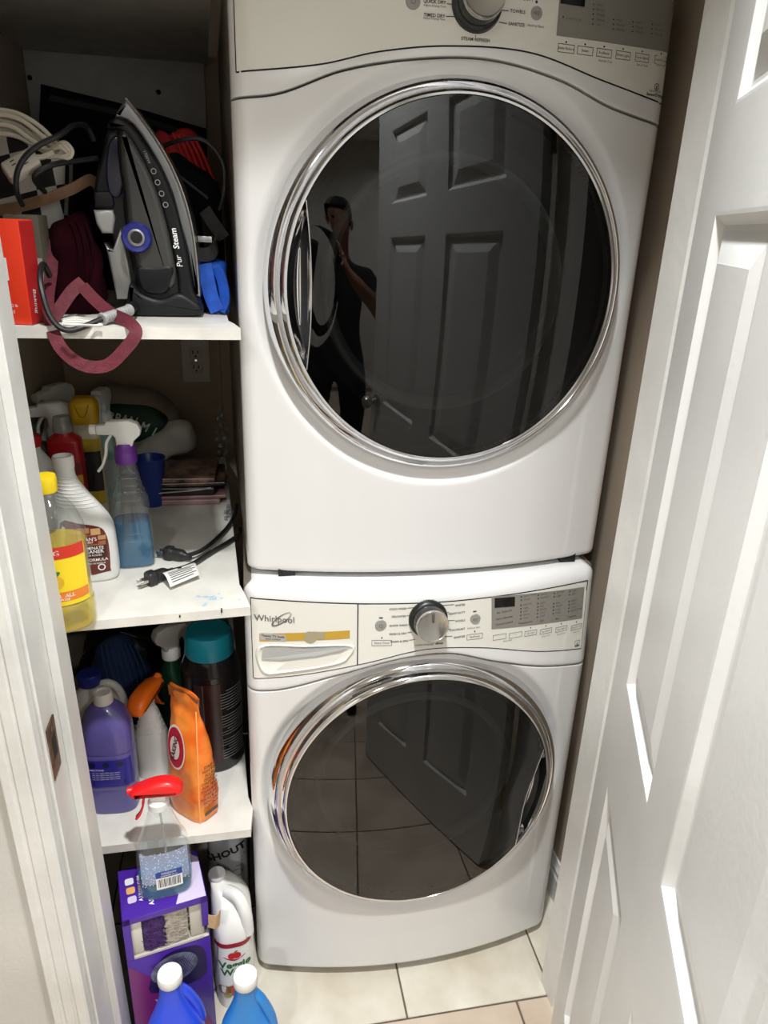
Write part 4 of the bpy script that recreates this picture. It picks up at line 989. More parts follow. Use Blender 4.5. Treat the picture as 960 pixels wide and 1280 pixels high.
# ---- maroon strap looping over the shelf edge
MAR = mat('maroon_webbing', (104, 30, 44), .75, noise_amt=.2, scale=120, bump=.3, bscale=400)
t = thing('webbing_strap', 'maroon webbing strap looped down over the front of the shelf', 'strap', (at(120, 400, -.08).x, -.05, ZS))
pth = [at(66, 300, .06), at(64, 340, .03), at(60, 372, -.02), at(62, 398, -.07), at(72, 428, -.104), at(88, 447, -.108), at(110, 458, -.108), at(135, 456, -.108), at(156, 437, -.107), at(170, 416, -.104), at(160, 402, -.088), at(140, 392, -.05), at(120, 376, -.03), at(103, 358, -.02)]
MB().add(ribbon(smooth(pth, 8), .018, .0022, None)).build('strap_loop', MAR, t, world=True)
pth = [at(104, 352, -.012), at(90, 364, -.025), at(76, 384, -.04), at(68, 396, -.048), at(62, 402, -.056)]
MB().add(ribbon(smooth(pth, 6), .018, .0022, None)).build('strap_tail', MAR, t, world=True)
t = thing('cloth_bag', 'dark maroon cloth bag bunched between the tote bag and iron', 'bag', (at(100, 330, .08).x, .075, ZS))
zfix = lambda o: [setattr(v.co, 'z', max(v.co.z, .001)) for v in o.data.vertices]
o = lump([(66, 286), (78, 272), (100, 268), (120, 292), (128, 330), (126, 396), (66, 398), (62, 330)], .075, .036, mat('maroon_cloth', (40, 8, 16), .9, spec=.05, noise_amt=.25, scale=24, bump=.4, bscale=50), 'cloth_body', wob=.008, parent=t); zfix(o)
for dx in (0, 8, 18): MB().add(tube(smooth([at(88+dx, 276, .046), at(98+dx, 310, .036), at(97+dx*.7, 350, .037), at(88+dx*.5, 372, .042)], 6), .0022, 6)).build('fold_seam', mat('maroon_dark', (30, 6, 12), .9, spec=.05), t, world=True)

# ---- the steam iron, standing on its heel, seen from the side
yi = .03; yo = yi+.058                # yi: visible flank, yo: middle of the iron
t = thing('steam_iron', 'black and silver steam iron standing upright on its heel', 'iron', (at(205, 392, yi).x, yo, ZS+.0005))
IB = mat('iron_black', (14, 15, 18), .42, spec=.3); IG = mat('iron_smoke', (58, 58, 55), .35); IS = mat('iron_silver', (150, 150, 148), .3, .6); SOLE = mat('sole_steel', (128, 130, 132), .32, .8); IDK = mat('iron_graphite', (18, 19, 21), .45, spec=.3)
zi = lambda pts: [(x, max(z, ZS+.001)) for x, z in pts]
def ip(name, pxs, y0, y1, bev, m, sub=3, seg=4): return MB().add(prism(zi(sm2(pts_px(pxs, yi), sub) if sub else pts_px(pxs, yi)), y0, y1, bev, seg)).build(name, m, t, world=True, angle=50)
ip('housing', [(146, 160), (168, 172), (186, 206), (204, 256), (218, 320), (224, 388), (176, 392), (168, 350), (158, 290), (152, 240), (146, 200)], yo-.049, yo+.058, .008, IDK)
# soleplate: wide plate whose flank is seen, tapering to the tip
sole = [(150, 128), (158, 122), (172, 140), (196, 174), (216, 210), (231, 248), (242, 290), (247, 330), (250, 372), (246, 368), (240, 352), (232, 310), (222, 280), (214, 246), (200, 212), (183, 182), (165, 156), (150, 147), (141, 146)]
ip('soleplate', sole, yo-.045, yo+.075, .006, SOLE, 2)
MB().add(tube(smooth([at(px, py, yi+.010) for px, py in ((157, 123), (172, 141), (196, 175), (216, 211), (231, 249), (241, 290), (246, 330), (249, 370))], 6), .0014, 6)).build('sole_edge', mat('sole_bright', (226, 222, 214), .15, .9), t, world=True)
# skirt band carrying the lettering
ip('skirt', [(140, 147), (150, 146), (166, 158), (184, 184), (200, 208), (216, 246), (228, 290), (236, 330), (242, 364), (250, 378), (249, 388), (224, 392), (222, 350), (212, 300), (200, 256), (184, 216), (164, 178), (146, 160), (132, 158)], yo-.052, yo+.07, .006, IB)
# water tank body
ip('water_tank', [(152, 160), (172, 186), (190, 222), (204, 264), (214, 308), (220, 346), (214, 362), (190, 366), (176, 352), (168, 320), (160, 280), (156, 240), (150, 200)], yo-.056, yo+.06, .010, IG)
ip('heel', [(163, 352), (176, 366), (200, 374), (222, 366), (240, 374), (252, 384), (250, 394), (216, 397), (178, 399), (160, 398), (158, 376)], yo-.058, yo+.075, .008, IDK)
ip('tank_window', [(170, 334), (190, 333), (214, 332), (216, 346), (208, 366), (190, 368), (176, 362)], yo-.0575, yo+.0, .006, IB)
# handle: black front, silver grip, thumb lever
ip('handle', [(130, 160), (146, 152), (158, 170), (160, 204), (156, 240), (158, 280), (166, 330), (176, 362), (168, 384), (158, 378), (148, 340), (136, 300), (124, 268), (112, 248), (116, 214), (124, 184)], yo-.030, yo+.045, .007, IB)
ip('handle_window', [(134, 172), (150, 168), (157, 186), (154, 222), (146, 246), (132, 240), (128, 206)], yo-.035, yo+.0, .004, mat('iron_blueblack', (28, 28, 48), .12))
ip('grip', [(148, 284), (152, 300), (159, 332), (165, 372), (158, 376), (143, 376), (137, 346), (131, 318), (127, 304), (134, 312), (138, 312)], yo-.036, yo+.03, .004, IS, 0)
ip('thumb_lever', [(113, 262), (138, 262), (141, 272), (138, 292), (124, 292), (117, 280)], yo-.037, yo+.02, .005, mat('iron_lever', (168, 168, 166), .35, .3), 0)
ip('spray_button', [(113, 238), (136, 238), (140, 254), (138, 260), (114, 260)], yo-.034, yo+.02, .004, IDK, 0)
# temperature dial
pc = at(171, 297, yi-.001)
Mx = Matrix.Translation(pc) @ Matrix.Rotation(pi/2, 4, 'X')
d_ = MB().add(lathe([(.0225, -.004), (.0225, .004), (.020, .0075), (.012, .006), (.0, .0055)], 40), Mx).build('temperature_dial', mat('dial_blue', (34, 42, 120), .25), t, world=True)
o = MB().add(lathe([(.0125, .006), (.0125, .0085), (.010, .0095), (.0085, .0075)], 32, cap=False), Mx).build('dial_ring', mat('dial_grey', (150, 150, 150), .35, .6), d_)
for v in o.data.vertices: v.co -= t.location
o = MB().add(lathe([(.009, .0074), (.0, .0078)], 24), Mx).build('dial_face', BLACKP, d_)
for v in o.data.vertices: v.co -= t.location
# lettering up the skirt
m = MB(); a = at(225.5, 334, yi+.0045); b_ = at(214, 272, yi+.0045); ux = (b_-a).normalized(); vx = Vector((-ux.z, 0, ux.x))
m.add(text('Pur', .0125, lambda u, v: a+ux*u+vx*v+Vector((0, -.0006, 0)), 'LEFT', shear=.15)); aa = a+ux*.027
m.add(text('Steam', .0125, lambda u, v: aa+ux*u+vx*v+Vector((0, -.0006, 0)), 'LEFT', bold=.025, shear=.15)); m.build('lettering', WHITEPR, t, world=True)
a2 = at(190, 212, yi+.0045); b2 = at(180, 188, yi+.0045); ux2 = (a2-b2).normalized(); vx2 = Vector((-ux2.z, 0, ux2.x))
m = MB(); m.add(text('1700W', .0062, lambda u, v: b2+ux2*u+vx2*v+Vector((0, -.0012, 0)), 'LEFT')); m.build('power_mark', mat('print_grey', (150, 150, 152), .5), t, world=True)
for k in range(4):
    c = at(192+5*k, 214+14*k, yi+.0045); MB().add(disc(lambda u, v: Vector((c.x+u, c.y-.0003, c.z+v)), .0042, 14, .003)).build('fabric_mark', mat('print_grey', (150, 150, 152), .5), t, world=True)
# cord guard and cord
ga, gb = at(163, 387, -.022), at(127, 399, -.078)
MB().add(tube([at(168, 380, yi+.008), at(166, 384, .0), ga], .007, 10)).build('cord_outlet', IDK, t, world=True)
MB().add(tube([ga.lerp(gb, i/24) for i in range(25)], lambda s: (.0080 if int(s*24) % 2 else .0068)*(1.15 if s < .12 or s > .92 else 1), 14)).build('cord_guard', mat('cord_guard_grey', (150, 150, 148), .5), t, world=True)
cpth = [gb, at(108, 407, -.094), at(88, 413, -.101), at(73, 408, -.100), at(61, 392, -.097), at(53, 366, -.088), at(50, 344, -.07), at(54, 330, -.03), at(62, 345, .0)]
MB().add(tube(smooth(cpth, 8), .0042, 8)).build('cord', CORD, t, world=True)

# ---- loose black cable arching over the tote bag
t = thing('power_cord', 'thick black cable arching over the tote bag and outlet block', 'cord', (at(60, 220, .0).x, -.0, at(60, 250, 0).z))
MB().add(tube(smooth([at(118, 176, .10), at(108, 158, .09), at(92, 157, .06), at(76, 168, .02), at(48, 182, .005), at(30, 198, .0), at(21, 218, .0), at(21, 240, .01), at(28, 256, .04)], 8), .0040, 8)).build('cable', CORD, t, world=True)
MB().add(tube(smooth([at(122, 198, .08), at(96, 201, .06), at(66, 206, .03), at(46, 216, .02), at(44, 226, .03), at(56, 240, .06)], 8), .0040, 8)).build('cable_return', CORD, t, world=True)
t = thing('power_cord', 'black cable hooped over the red cloth beside the dryer', 'cord', (at(262, 220, .12).x, .12, at(262, 250, .12).z))
MB().add(tube(smooth([at(206, 182, .14), at(222, 176, .12), at(246, 173, .11), at(264, 182, .11), at(277, 200, .11), at(281, 220, .11), at(279, 245, .12), at(274, 262, .13)], 8), .0036, 8)).build('cable', CORD, t, world=True)
# ---- white wires on the shelf behind the strap
t = thing('white_cable', 'bundle of thin white wires lying on the shelf under the strap', 'cord', (at(100, 402, -.02).x, -.02, ZS))
for k in range(5):
    MB().add(tube(smooth([atz(78, 398+k*2, ZS+.003+k*.001), atz(96, 394+k*3, ZS+.004+.001*k), atz(116, 399+k*2.0, ZS+.003), atz(128, 402+k*1.2, ZS+.003)], 6), .0021, 6)).build('wire', mat('white_wire', (214, 212, 204), .4), t, world=True)

# ---- red cloth, black pouch, grey strap with buckle, blue strap bundle on the right
t = thing('red_cloth', 'crumpled bright red cloth poking out behind the iron', 'cloth', (at(240, 210, .33).x, .33, ZS))
o = lump([(200, 172), (206, 163), (214, 168), (222, 160), (240, 168), (250, 186), (262, 212), (271, 240), (272, 300), (272, 395), (210, 395), (206, 250)], .33, .045, mat('red_fabric', (176, 24, 28), .7, noise_amt=.25, scale=30, bump=.5, bscale=60), 'cloth_body', wob=.012, parent=t); zfix(o)
for k in range(5): MB().add(tube(smooth([at(216+k*7, 166+k*2, .282), at(224+k*8, 182+k*4, .280), at(232+k*9, 204+k*6, .283)], 5), .0028, 6)).build('fold', mat('red_fabric2', (190, 36, 36), .7), t, world=True)
t = thing('pouch', 'black nylon pouch with zip leaning on the red cloth', 'pouch', (at(240, 290, .24).x, .24, ZS))
o = lump([(206, 205), (222, 192), (244, 204), (268, 226), (276, 250), (278, 396), (215, 396), (208, 260)], .235, .04, mat('black_nylon', (16, 16, 19), .55), 'pouch_body', wob=.005, parent=t); zfix(o)
MB().add(tube(smooth([at(224, 220, .192), at(242, 234, .190), at(260, 248, .192)], 5), .0024, 6)).build('zip', mat('zip_grey', (96, 98, 100), .35, .5), t, world=True)
GW = mat('grey_webbing', (58, 56, 54), .75, noise_amt=.15, scale=160, bump=.4, bscale=500)
t = thing('luggage_strap', 'dark grey webbing strap with silver buckle beside the iron', 'strap', (at(260, 300, .13).x, .13, ZS))
MB().add(ribbon(smooth([at(256, 262, .15), at(266, 278, .142), at(280, 298, .14)], 6), .022, .003, (.75, -.2, .5))).build('strap_end', GW, t, world=True)
MB().add(ribbon(smooth([at(240, 296, .11), at(240, 310, .10), at(250, 318, .097), at(264, 316, .10), at(270, 304, .11), at(266, 296, .125)], 6), .022, .003, (0, -.15, 1))).build('strap_loop', GW, t, world=True)
pb = at(256, 299, .092); MB().add(prism([(pb.x-.012, pb.z-.005), (pb.x+.012, pb.z-.005), (pb.x+.012, pb.z+.005), (pb.x-.012, pb.z+.005)], .088, .095, .0015)).build('buckle', mat('buckle_silver', (200, 200, 200), .25, .8), t, world=True)
MB().add(ribbon(smooth([at(258, 266, .152), at(262, 300, .176), at(264, 350, .182), at(264, 392, .184)], 5), .02, .003, None)).build('strap_tail', GW, t, world=True)
BLU = mat('blue_webbing', (24, 86, 196), .6, noise_amt=.2, scale=40, bump=.4, bscale=80)
t = thing('blue_strap', 'bundled bright blue fabric strap at the shelf end by the dryer', 'strap', (at(272, 396, .10).x, .10, ZS))
o = lump([(254, 328), (266, 322), (280, 322), (285, 340), (285, 388), (283, 397), (268, 397), (263, 376), (256, 350)], .13, .035, BLU, 'strap_bundle', wob=.012, parent=t); zfix(o)
MB().add(ribbon(smooth([at(256, 330, .088), at(259, 347, .082), at(264, 370, .078), at(272, 389, .074)], 6), .024, .003, (1, -.2, .3))).build('strap_fold', BLU, t, world=True)
MB().add(ribbon(smooth([at(271, 334, .09), at(278, 352, .082), at(281, 376, .078), at(276, 390, .074)], 6), .018, .003, (.9, -.5, .2))).build('strap_fold', BLU, t, world=True)

# ================================================================== LOWER SHELF
Z3 = SZ3+.0005
# ---- purple bottle with blue label
t = thing('detergent_bottle', 'lilac purple bottle with white cap and deep blue label', 'bottle', (-.283, .026, Z3), radians(-3))
PB = mat('purple_bottle', (92, 84, 150), .28, coat=.3)
b = Body([(0, .042, .032, 3.2), (.005, .0475, .036, 3.4), (.055, .048, .0365, 3.4), (.060, .0465, .035, 3.4), (.066, .048, .0365, 3.4), (.135, .048, .0365, 3.4), (.142, .0465, .0352, 3.4), (.150, .048, .036, 3.4), (.195, .047, .035, 3), (.222, .039, .030, 2.6), (.240, .025, .022, 2.2), (.247, .0165, .0165, 2)])
MB().add(b.mesh()).build('bottle', PB, t)
MB().add(b.label(-.0455, .0455, .070, .134, .0008, 16, 3)).build('label', mat('deep_blue_label', (38, 34, 140), .35), t)
MB().add(lathe([(.0180, .246), (.0185, .248), (.0172, .268), (.0165, .2695), (.0125, .2695), (.0115, .266), (0, .266)], 28)).build('cap', mat('grey_white_cap', (206, 204, 198), .4), t)
for x in (-.026, 0, .026): MB().add(disc(b.fn(x, .124, .0013), .0062, 18)).build('icon', mat('label_navy', (14, 14, 60), .4), t)
m = MB(); label_text(b, m, 'DIRECTIONS', -.020, .112, .0052)
for k in range(4): label_text(b, m, 'mix one capful with warm water', -.002, .105-.005*k, .0040, 0)
o = m.build('lettering', WHITEPR, t); o['kind'] = 'stuff'
MB().add(poly(b.fn(.002, .080, .0013), rrect(.062, .010, .002))).build('label_bar', mat('label_navy', (14, 14, 60), .4), t)
# ---- white handled jug with blue cap
t = thing('jug', 'white handled jug with blue cap behind the purple bottle', 'jug', (-.322, .14, Z3))
b = Body([(0, .048, .040, 3), (.005, .053, .044, 3), (.13, .053, .044, 3), (.165, .050, .040, 2.6), (.19, .036, .030, 2.2, -.006), (.208, .019, .019, 2, -.010), (.216, .019, .019, 2, -.010)])
MB().add(b.mesh()).build('jug_body', mat('jug_white', (206, 204, 196), .4), t)
MB().add(lathe([(.0215, .213), (.0225, .215), (.0225, .236), (.021, .239), (0, .2395)], 28), Matrix.Translation((-.010, 0, 0))).build('cap', mat('navy_cap', (26, 38, 120), .35), t)
MB().add(tube(smooth([(.008, .0, .208), (.026, -.004, .214), (.044, -.004, .200), (.054, -.003, .165), (.050, 0, .13)], 6), .0085, 10)).build('handle', mat('jug_white', (206, 204, 196), .4), t)
# ---- orange-headed spray bottle
t = thing('spray_bottle', 'white bottle with bright orange trigger head beside the orange pouch', 'bottle', (-.214, .106, Z3), 0)
b = Body([(0, .029, .021, 3), (.004, .033, .024, 3), (.09, .033, .024, 3), (.11, .031, .022, 2.6), (.135, .024, .020, 2.4), (.155, .0195, .0185, 2.2), (.164, .0165, .0165, 2)])
MB().add(b.mesh()).build('bottle', mat('white_hdpe', (226, 226, 222), .4), t)
for k in range(4): MB().add(tube([b.surf(radians(185+17*i), .112+k*.012, .0004) for i in range(11)], .0013, 6)).build('grip_rib', mat('white_hdpe', (226, 226, 222), .4), t)
ORG = mat('orange_plastic', (244, 112, 20), .35)
sprayer(t, .156, Matrix.Rotation(radians(-112), 4, 'Z') @ Matrix.Rotation(radians(12), 4, 'Y'), head=ORG, collar=WHITEPL, s=.95, shell=True)
# ---- orange powder pouch
t = thing('pouch', 'crumpled orange stand-up pouch with red emblem and crimped top', 'pouch', (-.122, -.016, Z3), radians(-44))
OP = mat('orange_foil', (226, 98, 26), .3, noise_amt=.3, scale=22, bump=.5, bscale=26, rgb2=(236, 150, 60))
W_, D_, H_ = .050, .034, .27
secs = [(0, .040, .026, 3.6), (.004, .045, .031, 3.6), (.05, .048, .034, 3.2), (.12, .048, .030, 2.8), (.18, .046, .022, 2.4, -.003), (.225, .043, .011, 2.2, -.006), (.25, .041, .004, 2, -.008), (.285, .040, .0022, 2, -.010)]
b = Body(secs, 6, 48); vs, fs = b.mesh()
vs = [Vector(v)+noise.noise_vector(Vector(v)*34)*.0035*min(1, v[2]*30) for v in vs]
o = MB().add((vs, fs)).build('pouch_body', OP, t, angle=60)
MB().add(ribbon([(-.050, 0, .268), (-.008, .0005, .272), (.030, 0, .268)], .022, .0052, (0, 0, 1))).build('crimped_top', mat('foil_brown', (164, 92, 46), .4, noise_amt=.2, scale=60), t)
MB().add(tube(smooth([b.surf(radians(-38), z, .0015) for z in (.004, .05, .10, .15, .19, .22, .25)], 4), .0015, 6)).build('corner_seam', mat('foil_seam', (250, 170, 96), .35), t)
RED2 = mat('emblem_red', (170, 26, 46), .4)
e = b.fn(-.018, .150, .0045, .25)
for rr, mm, off in ((1.0, mat('emblem_white', (226, 216, 204), .45), 0), (.90, RED2, .0006), (.52, mat('emblem_pale', (214, 190, 180), .45), .0012)):
    e_ = b.fn(-.012, .165, .0046+off, .12); MB().add(disc(lambda u, v: e_(u*.027*rr, v*.046*rr), 1, 28)).build('emblem', mm, t)
m = MB(); e_ = b.fn(-.012, .165, .0064, 1.4); m.add(text('BAKING', .015, e_, bold=.02)); m.build('emblem_lettering', DARKTXT, t)
m = MB()
for k in range(11):
    z = .135-k*.0092
    m.add(text(('STAIN', 'FIGHTER', 'PLUS', 'ODOR', 'CONTROL', 'FOR THE', 'TOUGHEST', 'STAINS', 'TOUGHEST', 'ODORS', 'CLEAN')[k], .0085, lambda u, v: b.surf(radians(-4)+u*22, z+v, .0042), bold=.015))
o = m.build('side_lettering', mat('brown_print', (96, 36, 20), .5), t); o['kind'] = 'stuff'
MB().add(poly(lambda u, v: b.surf(radians(-4)+u*22, .024+v, .0044), rrect(.024, .009, .001))).build('code_patch', mat('patch_dark', (80, 56, 44), .5), t)
# ---- dark tub with teal lid
t = thing('supplement_tub', 'big glossy black tub with teal screw lid beside the washer', 'tub', (-.086, .142, Z3))
b = Body([(0, .055, .055, 2), (.005, .0605, .0605, 2), (.015, .0625, .0625, 2), (.225, .0625, .0625, 2), (.240, .061, .061, 2), (.262, .054, .054, 2), (.272, .050, .050, 2), (.276, .050, .050, 2)])
MB().add(b.mesh()).build('tub_body', mat('tub_black', (20, 18, 20), .22, coat=.3), t)
TEAL = mat('teal_lid', (16, 128, 146), .35)
n = 72; pr_ = [(.0505, .272), (.0510, .274), (.0480, .318), (.0465, .322), (.043, .3228), (.042, .320), (0, .320)]
rings = [[Vector(((r*(1.008 if (j % 2 and .273 < z < .32) else 1))*cos(2*pi*j/n), (r*(1.008 if (j % 2 and .273 < z < .32) else 1))*sin(2*pi*j/n), z)) for j in range(n)] for r, z in pr_]
MB().add(loft(rings)).build('lid', TEAL, t)
MB().add(patch(lambda u, v: b.surf(radians(-122+52*u), .022+.205*v, .0006), 12, 4)).build('label_front', mat('tub_label_red', (52, 20, 22), .3), t)
MB().add(tube([b.surf(radians(-104), z, .001) for z in (.02, .08, .16, .225)], .0007, 5)).build('label_seam', mat('seam_grey', (110, 104, 100), .4), t)
m = MB()
for k in range(26):
    z = .205-k*.0068; a0 = -72 if k % 7 else -60
    if k % 9 == 8: continue
    m.add(patch(lambda u, v: b.surf(radians(a0+62*u*(1-.2*((k*7) % 3)/3)), z+.0018*v, .0012), 14, 1))
o = m.build('label_print', mat('print_silver', (132, 132, 130), .5), t, smooth=False); o['kind'] = 'stuff'
# ---- green bottle with grey sprayer, dark blue cloth, added black shade lump in the depth of the shelf
t = thing('spray_bottle', 'dark green bottle with grey-white trigger behind the black tub', 'bottle', (-.176, .232, Z3), 0)
b = Body([(0, .028, .022, 3), (.004, .031, .025, 3), (.13, .031, .025, 3), (.17, .025, .022, 2.4), (.20, .0165, .0165, 2), (.21, .0155, .0155, 2)])
MB().add(b.mesh()).build('bottle', mat('green_bottle', (14, 62, 40), .3), t)
sprayer(t, .205, Matrix.Rotation(radians(-150), 4, 'Z'), head=mat('grey_trigger', (176, 176, 170), .45), s=1.25)
t = thing('mesh_cloth', 'dark blue ribbed cloth slumped at the back of the shelf', 'cloth', (-.28, .33, Z3))
o = lump([(118, 822), (132, 800), (158, 798), (176, 826), (190, 846), (196, 880), (150, 890), (118, 870)], .32, .045, mat('navy_mesh', (26, 48, 86), .8, bump=.3, bscale=200), 'cloth_body', wob=.008, parent=t)
lowz = min(v.co.z for v in o.data.vertices)
o2 = lump([(116, 860), (150, 850), (196, 866), (200, 930), (110, 930)], .32, .05, mat('navy_mesh', (26, 48, 86), .8), 'cloth_fold', wob=.008, parent=t); zfix(o2); zfix(o)
for k in range(8): MB().add(tube(smooth([at(126+k*6, 806, .282), at(130+k*7, 830, .273), at(138+k*7, 858, .272)], 4), .0016, 5)).build('rib', mat('navy_rib', (34, 60, 104), .8), t, world=True)
t = thing('shade_filler', 'black lump added for the shade at the back of the lower shelf', 'bag', (-.2, .55, Z3))  # bag-shaped dark lump, added where the shelf back is only in shade
o = lump([(110, 800), (150, 780), (230, 776), (262, 800), (266, 860), (262, 930), (110, 940)], .55, .07, mat('shade_black', (14, 14, 15), .4, bump=.4, bscale=40), 'bag_body', wob=.014, parent=t); zfix(o)
MB().add(tube(smooth([at(150, 790, .478), at(190, 800, .474), at(235, 792, .478)], 5), .003, 6)).build('filler_fold', mat('shade_black', (14, 14, 15), .4), t, world=True)

# ================================================================== FLOOR OF THE BAY
VIO = mat('violet_carton', (72, 36, 150), .35); MAG = mat('magenta_carton', (120, 30, 110), .35); CARDIN = mat('carton_inside', (196, 190, 180), .6)
ANG = radians(12)
# lower carton (stands on the floor)
zl = .264
t = thing('carton', 'purple and magenta carton standing on the floor under the duster box', 'box', (-.187, -.112, .0005), ANG)
bw, bd = .078, .060
MB().add(rbox((-bw, -bd, 0), (bw, bd, zl), .0012)).build('carton_body', VIO, t)
G = lambda x, z, off=.0007: (lambda u, v: Vector((x+u, -bd-off, z+v)))
MB().add(poly(G(0, 0, .0004), [(-bw+.001, .002), (bw-.004, .002), (bw-.02, .06), (-.02, .18), (-bw+.001, .25)])).build('magenta_print', MAG, t, smooth=False)
MB().add(poly(G(.008, .205, .0008), sm2([(-.050, -.045), (.045, -.050), (.060, -.01), (.050, .040), (.0, .050), (-.03, .03)], 4))).build('dark_print', mat('carton_navy', (34, 20, 70), .4), t, smooth=False)
MB().add(poly(G(.006, .208, .0011), [(.046*cos(a)*.95-.01*sin(a), .036*sin(a)+.012*cos(a)) for a in [2*pi*i/32 for i in range(32)]])).build('pad_picture', mat('pad_grey', (132, 134, 156), .5, noise_amt=.4, scale=60), t, smooth=False)
m = MB()
for k in range(13):
    for s in (-1, 1):
        x = -.030+k*.005; m.add(poly(G(x+.004, .208, .0014), [(-.012*s, -.024), (-.012*s+.0012, -.024), (.012*s+.0012, .026), (.012*s, .026)]))
o = m.build('pad_mesh_print', mat('mesh_print', (52, 44, 92), .5), t, smooth=False); o['kind'] = 'stuff'
m = MB(); m.add(text('WET', .022, G(-.012, .130, .0012), bold=.02)); m.build('lettering', mat('pale_violet_print', (186, 160, 200), .5), t)
# duster box: open-fronted carton with fluffy refills
zu = zl+.001; zh = .105; bw, bd = .078, .060
t = thing('carton', 'violet duster refill box with open front stacked on another carton', 'box', (-.187, -.112, zu), ANG)
th = .0016
for nm, a, c, mm in (('bottom_flap', (-bw, -bd, 0), (bw, bd, th), CARDIN), ('lid', (-bw, -bd, zh-th), (bw, bd, zh), VIO), ('side', (-bw, -bd, 0), (-bw+th, bd, zh), VIO), ('side', (bw-th, -bd, 0), (bw, bd, zh), VIO), ('back', (-bw, bd-th, 0), (bw, bd, zh), VIO)):
    MB().box(a, c, .0005, 1).build(nm, mm, t)
MB().box((-bw, -bd-.001, zh-.013), (bw, -bd+.001, zh), .0005, 1).build('front_lip', VIO, t)
MB().box((-bw, -bd-.001, 0), (-bw+.014, -bd+.001, zh), .0005, 1).build('front_edge', VIO, t)
MB().box((bw-.013, -bd-.001, .03), (bw, -bd+.001, zh), .0005, 1).build('front_edge', VIO, t)
MB().box((-bw+.014, -bd-.001, 0), (bw-.013, -bd+.001, .006), .0005, 1).build('front_edge', CARDIN, t)
MB().add(ribbon(smooth([(bw-.002, -bd, .04), (bw+.012, -bd-.006, .038), (bw+.022, -bd+.004, .034)], 4), .034, .0012, (0, 0, 1))).build('torn_flap', mat('kraft_board', (196, 164, 124), .7), t)
for x0_, x1_, mm, nm in ((-.070, -.044, mat('refill_white', (214, 208, 196), .7), 'white_sleeve'), (-.044, -.004, mat('duster_violet', (88, 52, 120), .9, noise_amt=.4, scale=120), 'duster_refill'), (-.004, .040, mat('duster_cream', (196, 186, 172), .9, noise_amt=.2, scale=120), 'duster_refill'), (.042, .070, mat('refill_white2', (206, 200, 186), .7), 'white_sleeve')):
    MB().box((x0_+.0005, -bd+.006, .003), (x1_-.0005, .03, zh-.004), .003).build(nm, mm, t)
    if nm == 'duster_refill':
        m = MB()
        for k in range(130):
            z = random.uniform(.006, zh-.008); x = random.uniform(x0_, x1_); a = random.uniform(-.5, .5); L = random.uniform(.006, .014)
            m.add(tube([(x-L/2, -bd+.007, z), (x, -bd+.003+random.uniform(-.001, .001), z+a*.003), (x+L/2, -bd+.006, z+a*.006)], .0005, 4))
        o = m.build('fibres', mm, t); o['kind'] = 'stuff'
TP = lambda x, y, off=.0006: (lambda u, v: Vector((x+v, y+u, zh+off)))
for k, c in enumerate(((226, 224, 226), (222, 168, 96), (200, 186, 214))): MB().add(poly(TP(-.058+.001*k, .026-.022*k), rrect(.016, .016, .004))).build('shade_square', mat('square_%d' % k, c, .5), t, smooth=False)
m = MB(); m.add(text('MILD VANILLA', .0095, lambda u, v: Vector((-.040-v, .004-u, zh+.0006)), bold=.02)); m.add(text('DUST EXTRA', .0125, lambda u, v: Vector((-.022-v, -.006-u, zh+.0006)), bold=.02)); m.build('lettering', WHITEPR, t)['kind'] = 'stuff'
MB().add(poly(lambda u, v: Vector((u, v, zh+.0006)), [(.02, -bd+.002), (bw-.002, -bd+.002), (bw-.002, .04), (.06, .055)])).build('pale_print', mat('carton_lilac', (206, 194, 222), .4), t, smooth=False)
# ---- window cleaner with red trigger on the duster box
zt_ = zu+zh
t = thing('spray_bottle', 'clear spray bottle with red trigger and barcode standing on the duster box', 'bottle', (-.176, -.120, zt_+.001), radians(9))
b = Body([(0, .040, .024, 3.2), (.004, .047, .029, 3.4), (.03, .050, .031, 3.4), (.08, .050, .031, 3.2), (.115, .047, .030, 2.8), (.138, .038, .027, 2.4), (.16, .030, .024, 2.2), (.182, .023, .021, 2), (.197, .0185, .0185, 2), (.205, .0175, .0175, 2)])
MB().add(b.mesh()).build('bottle', CLEARB, t)
MB().add(b.mesh(-.0022, .003, .042)).build('liquid', clear('teal_liquid', (60, 170, 200), 1.15, .04, diff=.7, drgb=(0, 108, 146)), t)
FROST = clear('droplet_film', (236, 240, 250), 1.3, .2, diff=.5, drgb=(190, 204, 236), closed=False)
MB().add(b.label(-.043, .043, .044, .115, .0005, 16, 4)).build('back_label', FROST, t)
m = MB()
for k in range(220):
    x = random.uniform(-.043, .043); z = random.uniform(.038, .118); p = b.at_x(x, z, .0006)
    m.add(ICO, Matrix.Translation(p) @ Matrix.Diagonal((.0011, .0005, .0011, 1)) @ Matrix.Scale(random.uniform(.5, 1.2), 4))
o = m.build('droplets', mat('droplet_white', (214, 220, 236), .15), t); o['kind'] = 'stuff'
MB().add(b.label(-.018, .030, .030, .072, .0012, 12, 2)).build('barcode_label', WHITEPR, t)
MB().add(b.label(-.018, .030, .058, .073, .0015, 12, 2)).build('blue_band', mat('label_blue', (26, 62, 150), .4), t)
for k in range(15):
    x = -.014+k*.0028; wv = .0004+.0005*((k*5) % 3)/2; MB().add(poly(b.fn(x, .045, .0017), [(-wv, -.010), (wv, -.010), (wv, .010), (-wv, .010)])).build('barcode_bar', DARKTXT, t, smooth=False)
m = MB(); label_text(b, m, 'WINDOW', .006, .068, .006, .01, .002); label_text(b, m, 'CLEANER 32 oz', .006, .062, .0045, .01, .002); m.build('lettering', WHITEPR, t)['kind'] = 'stuff'
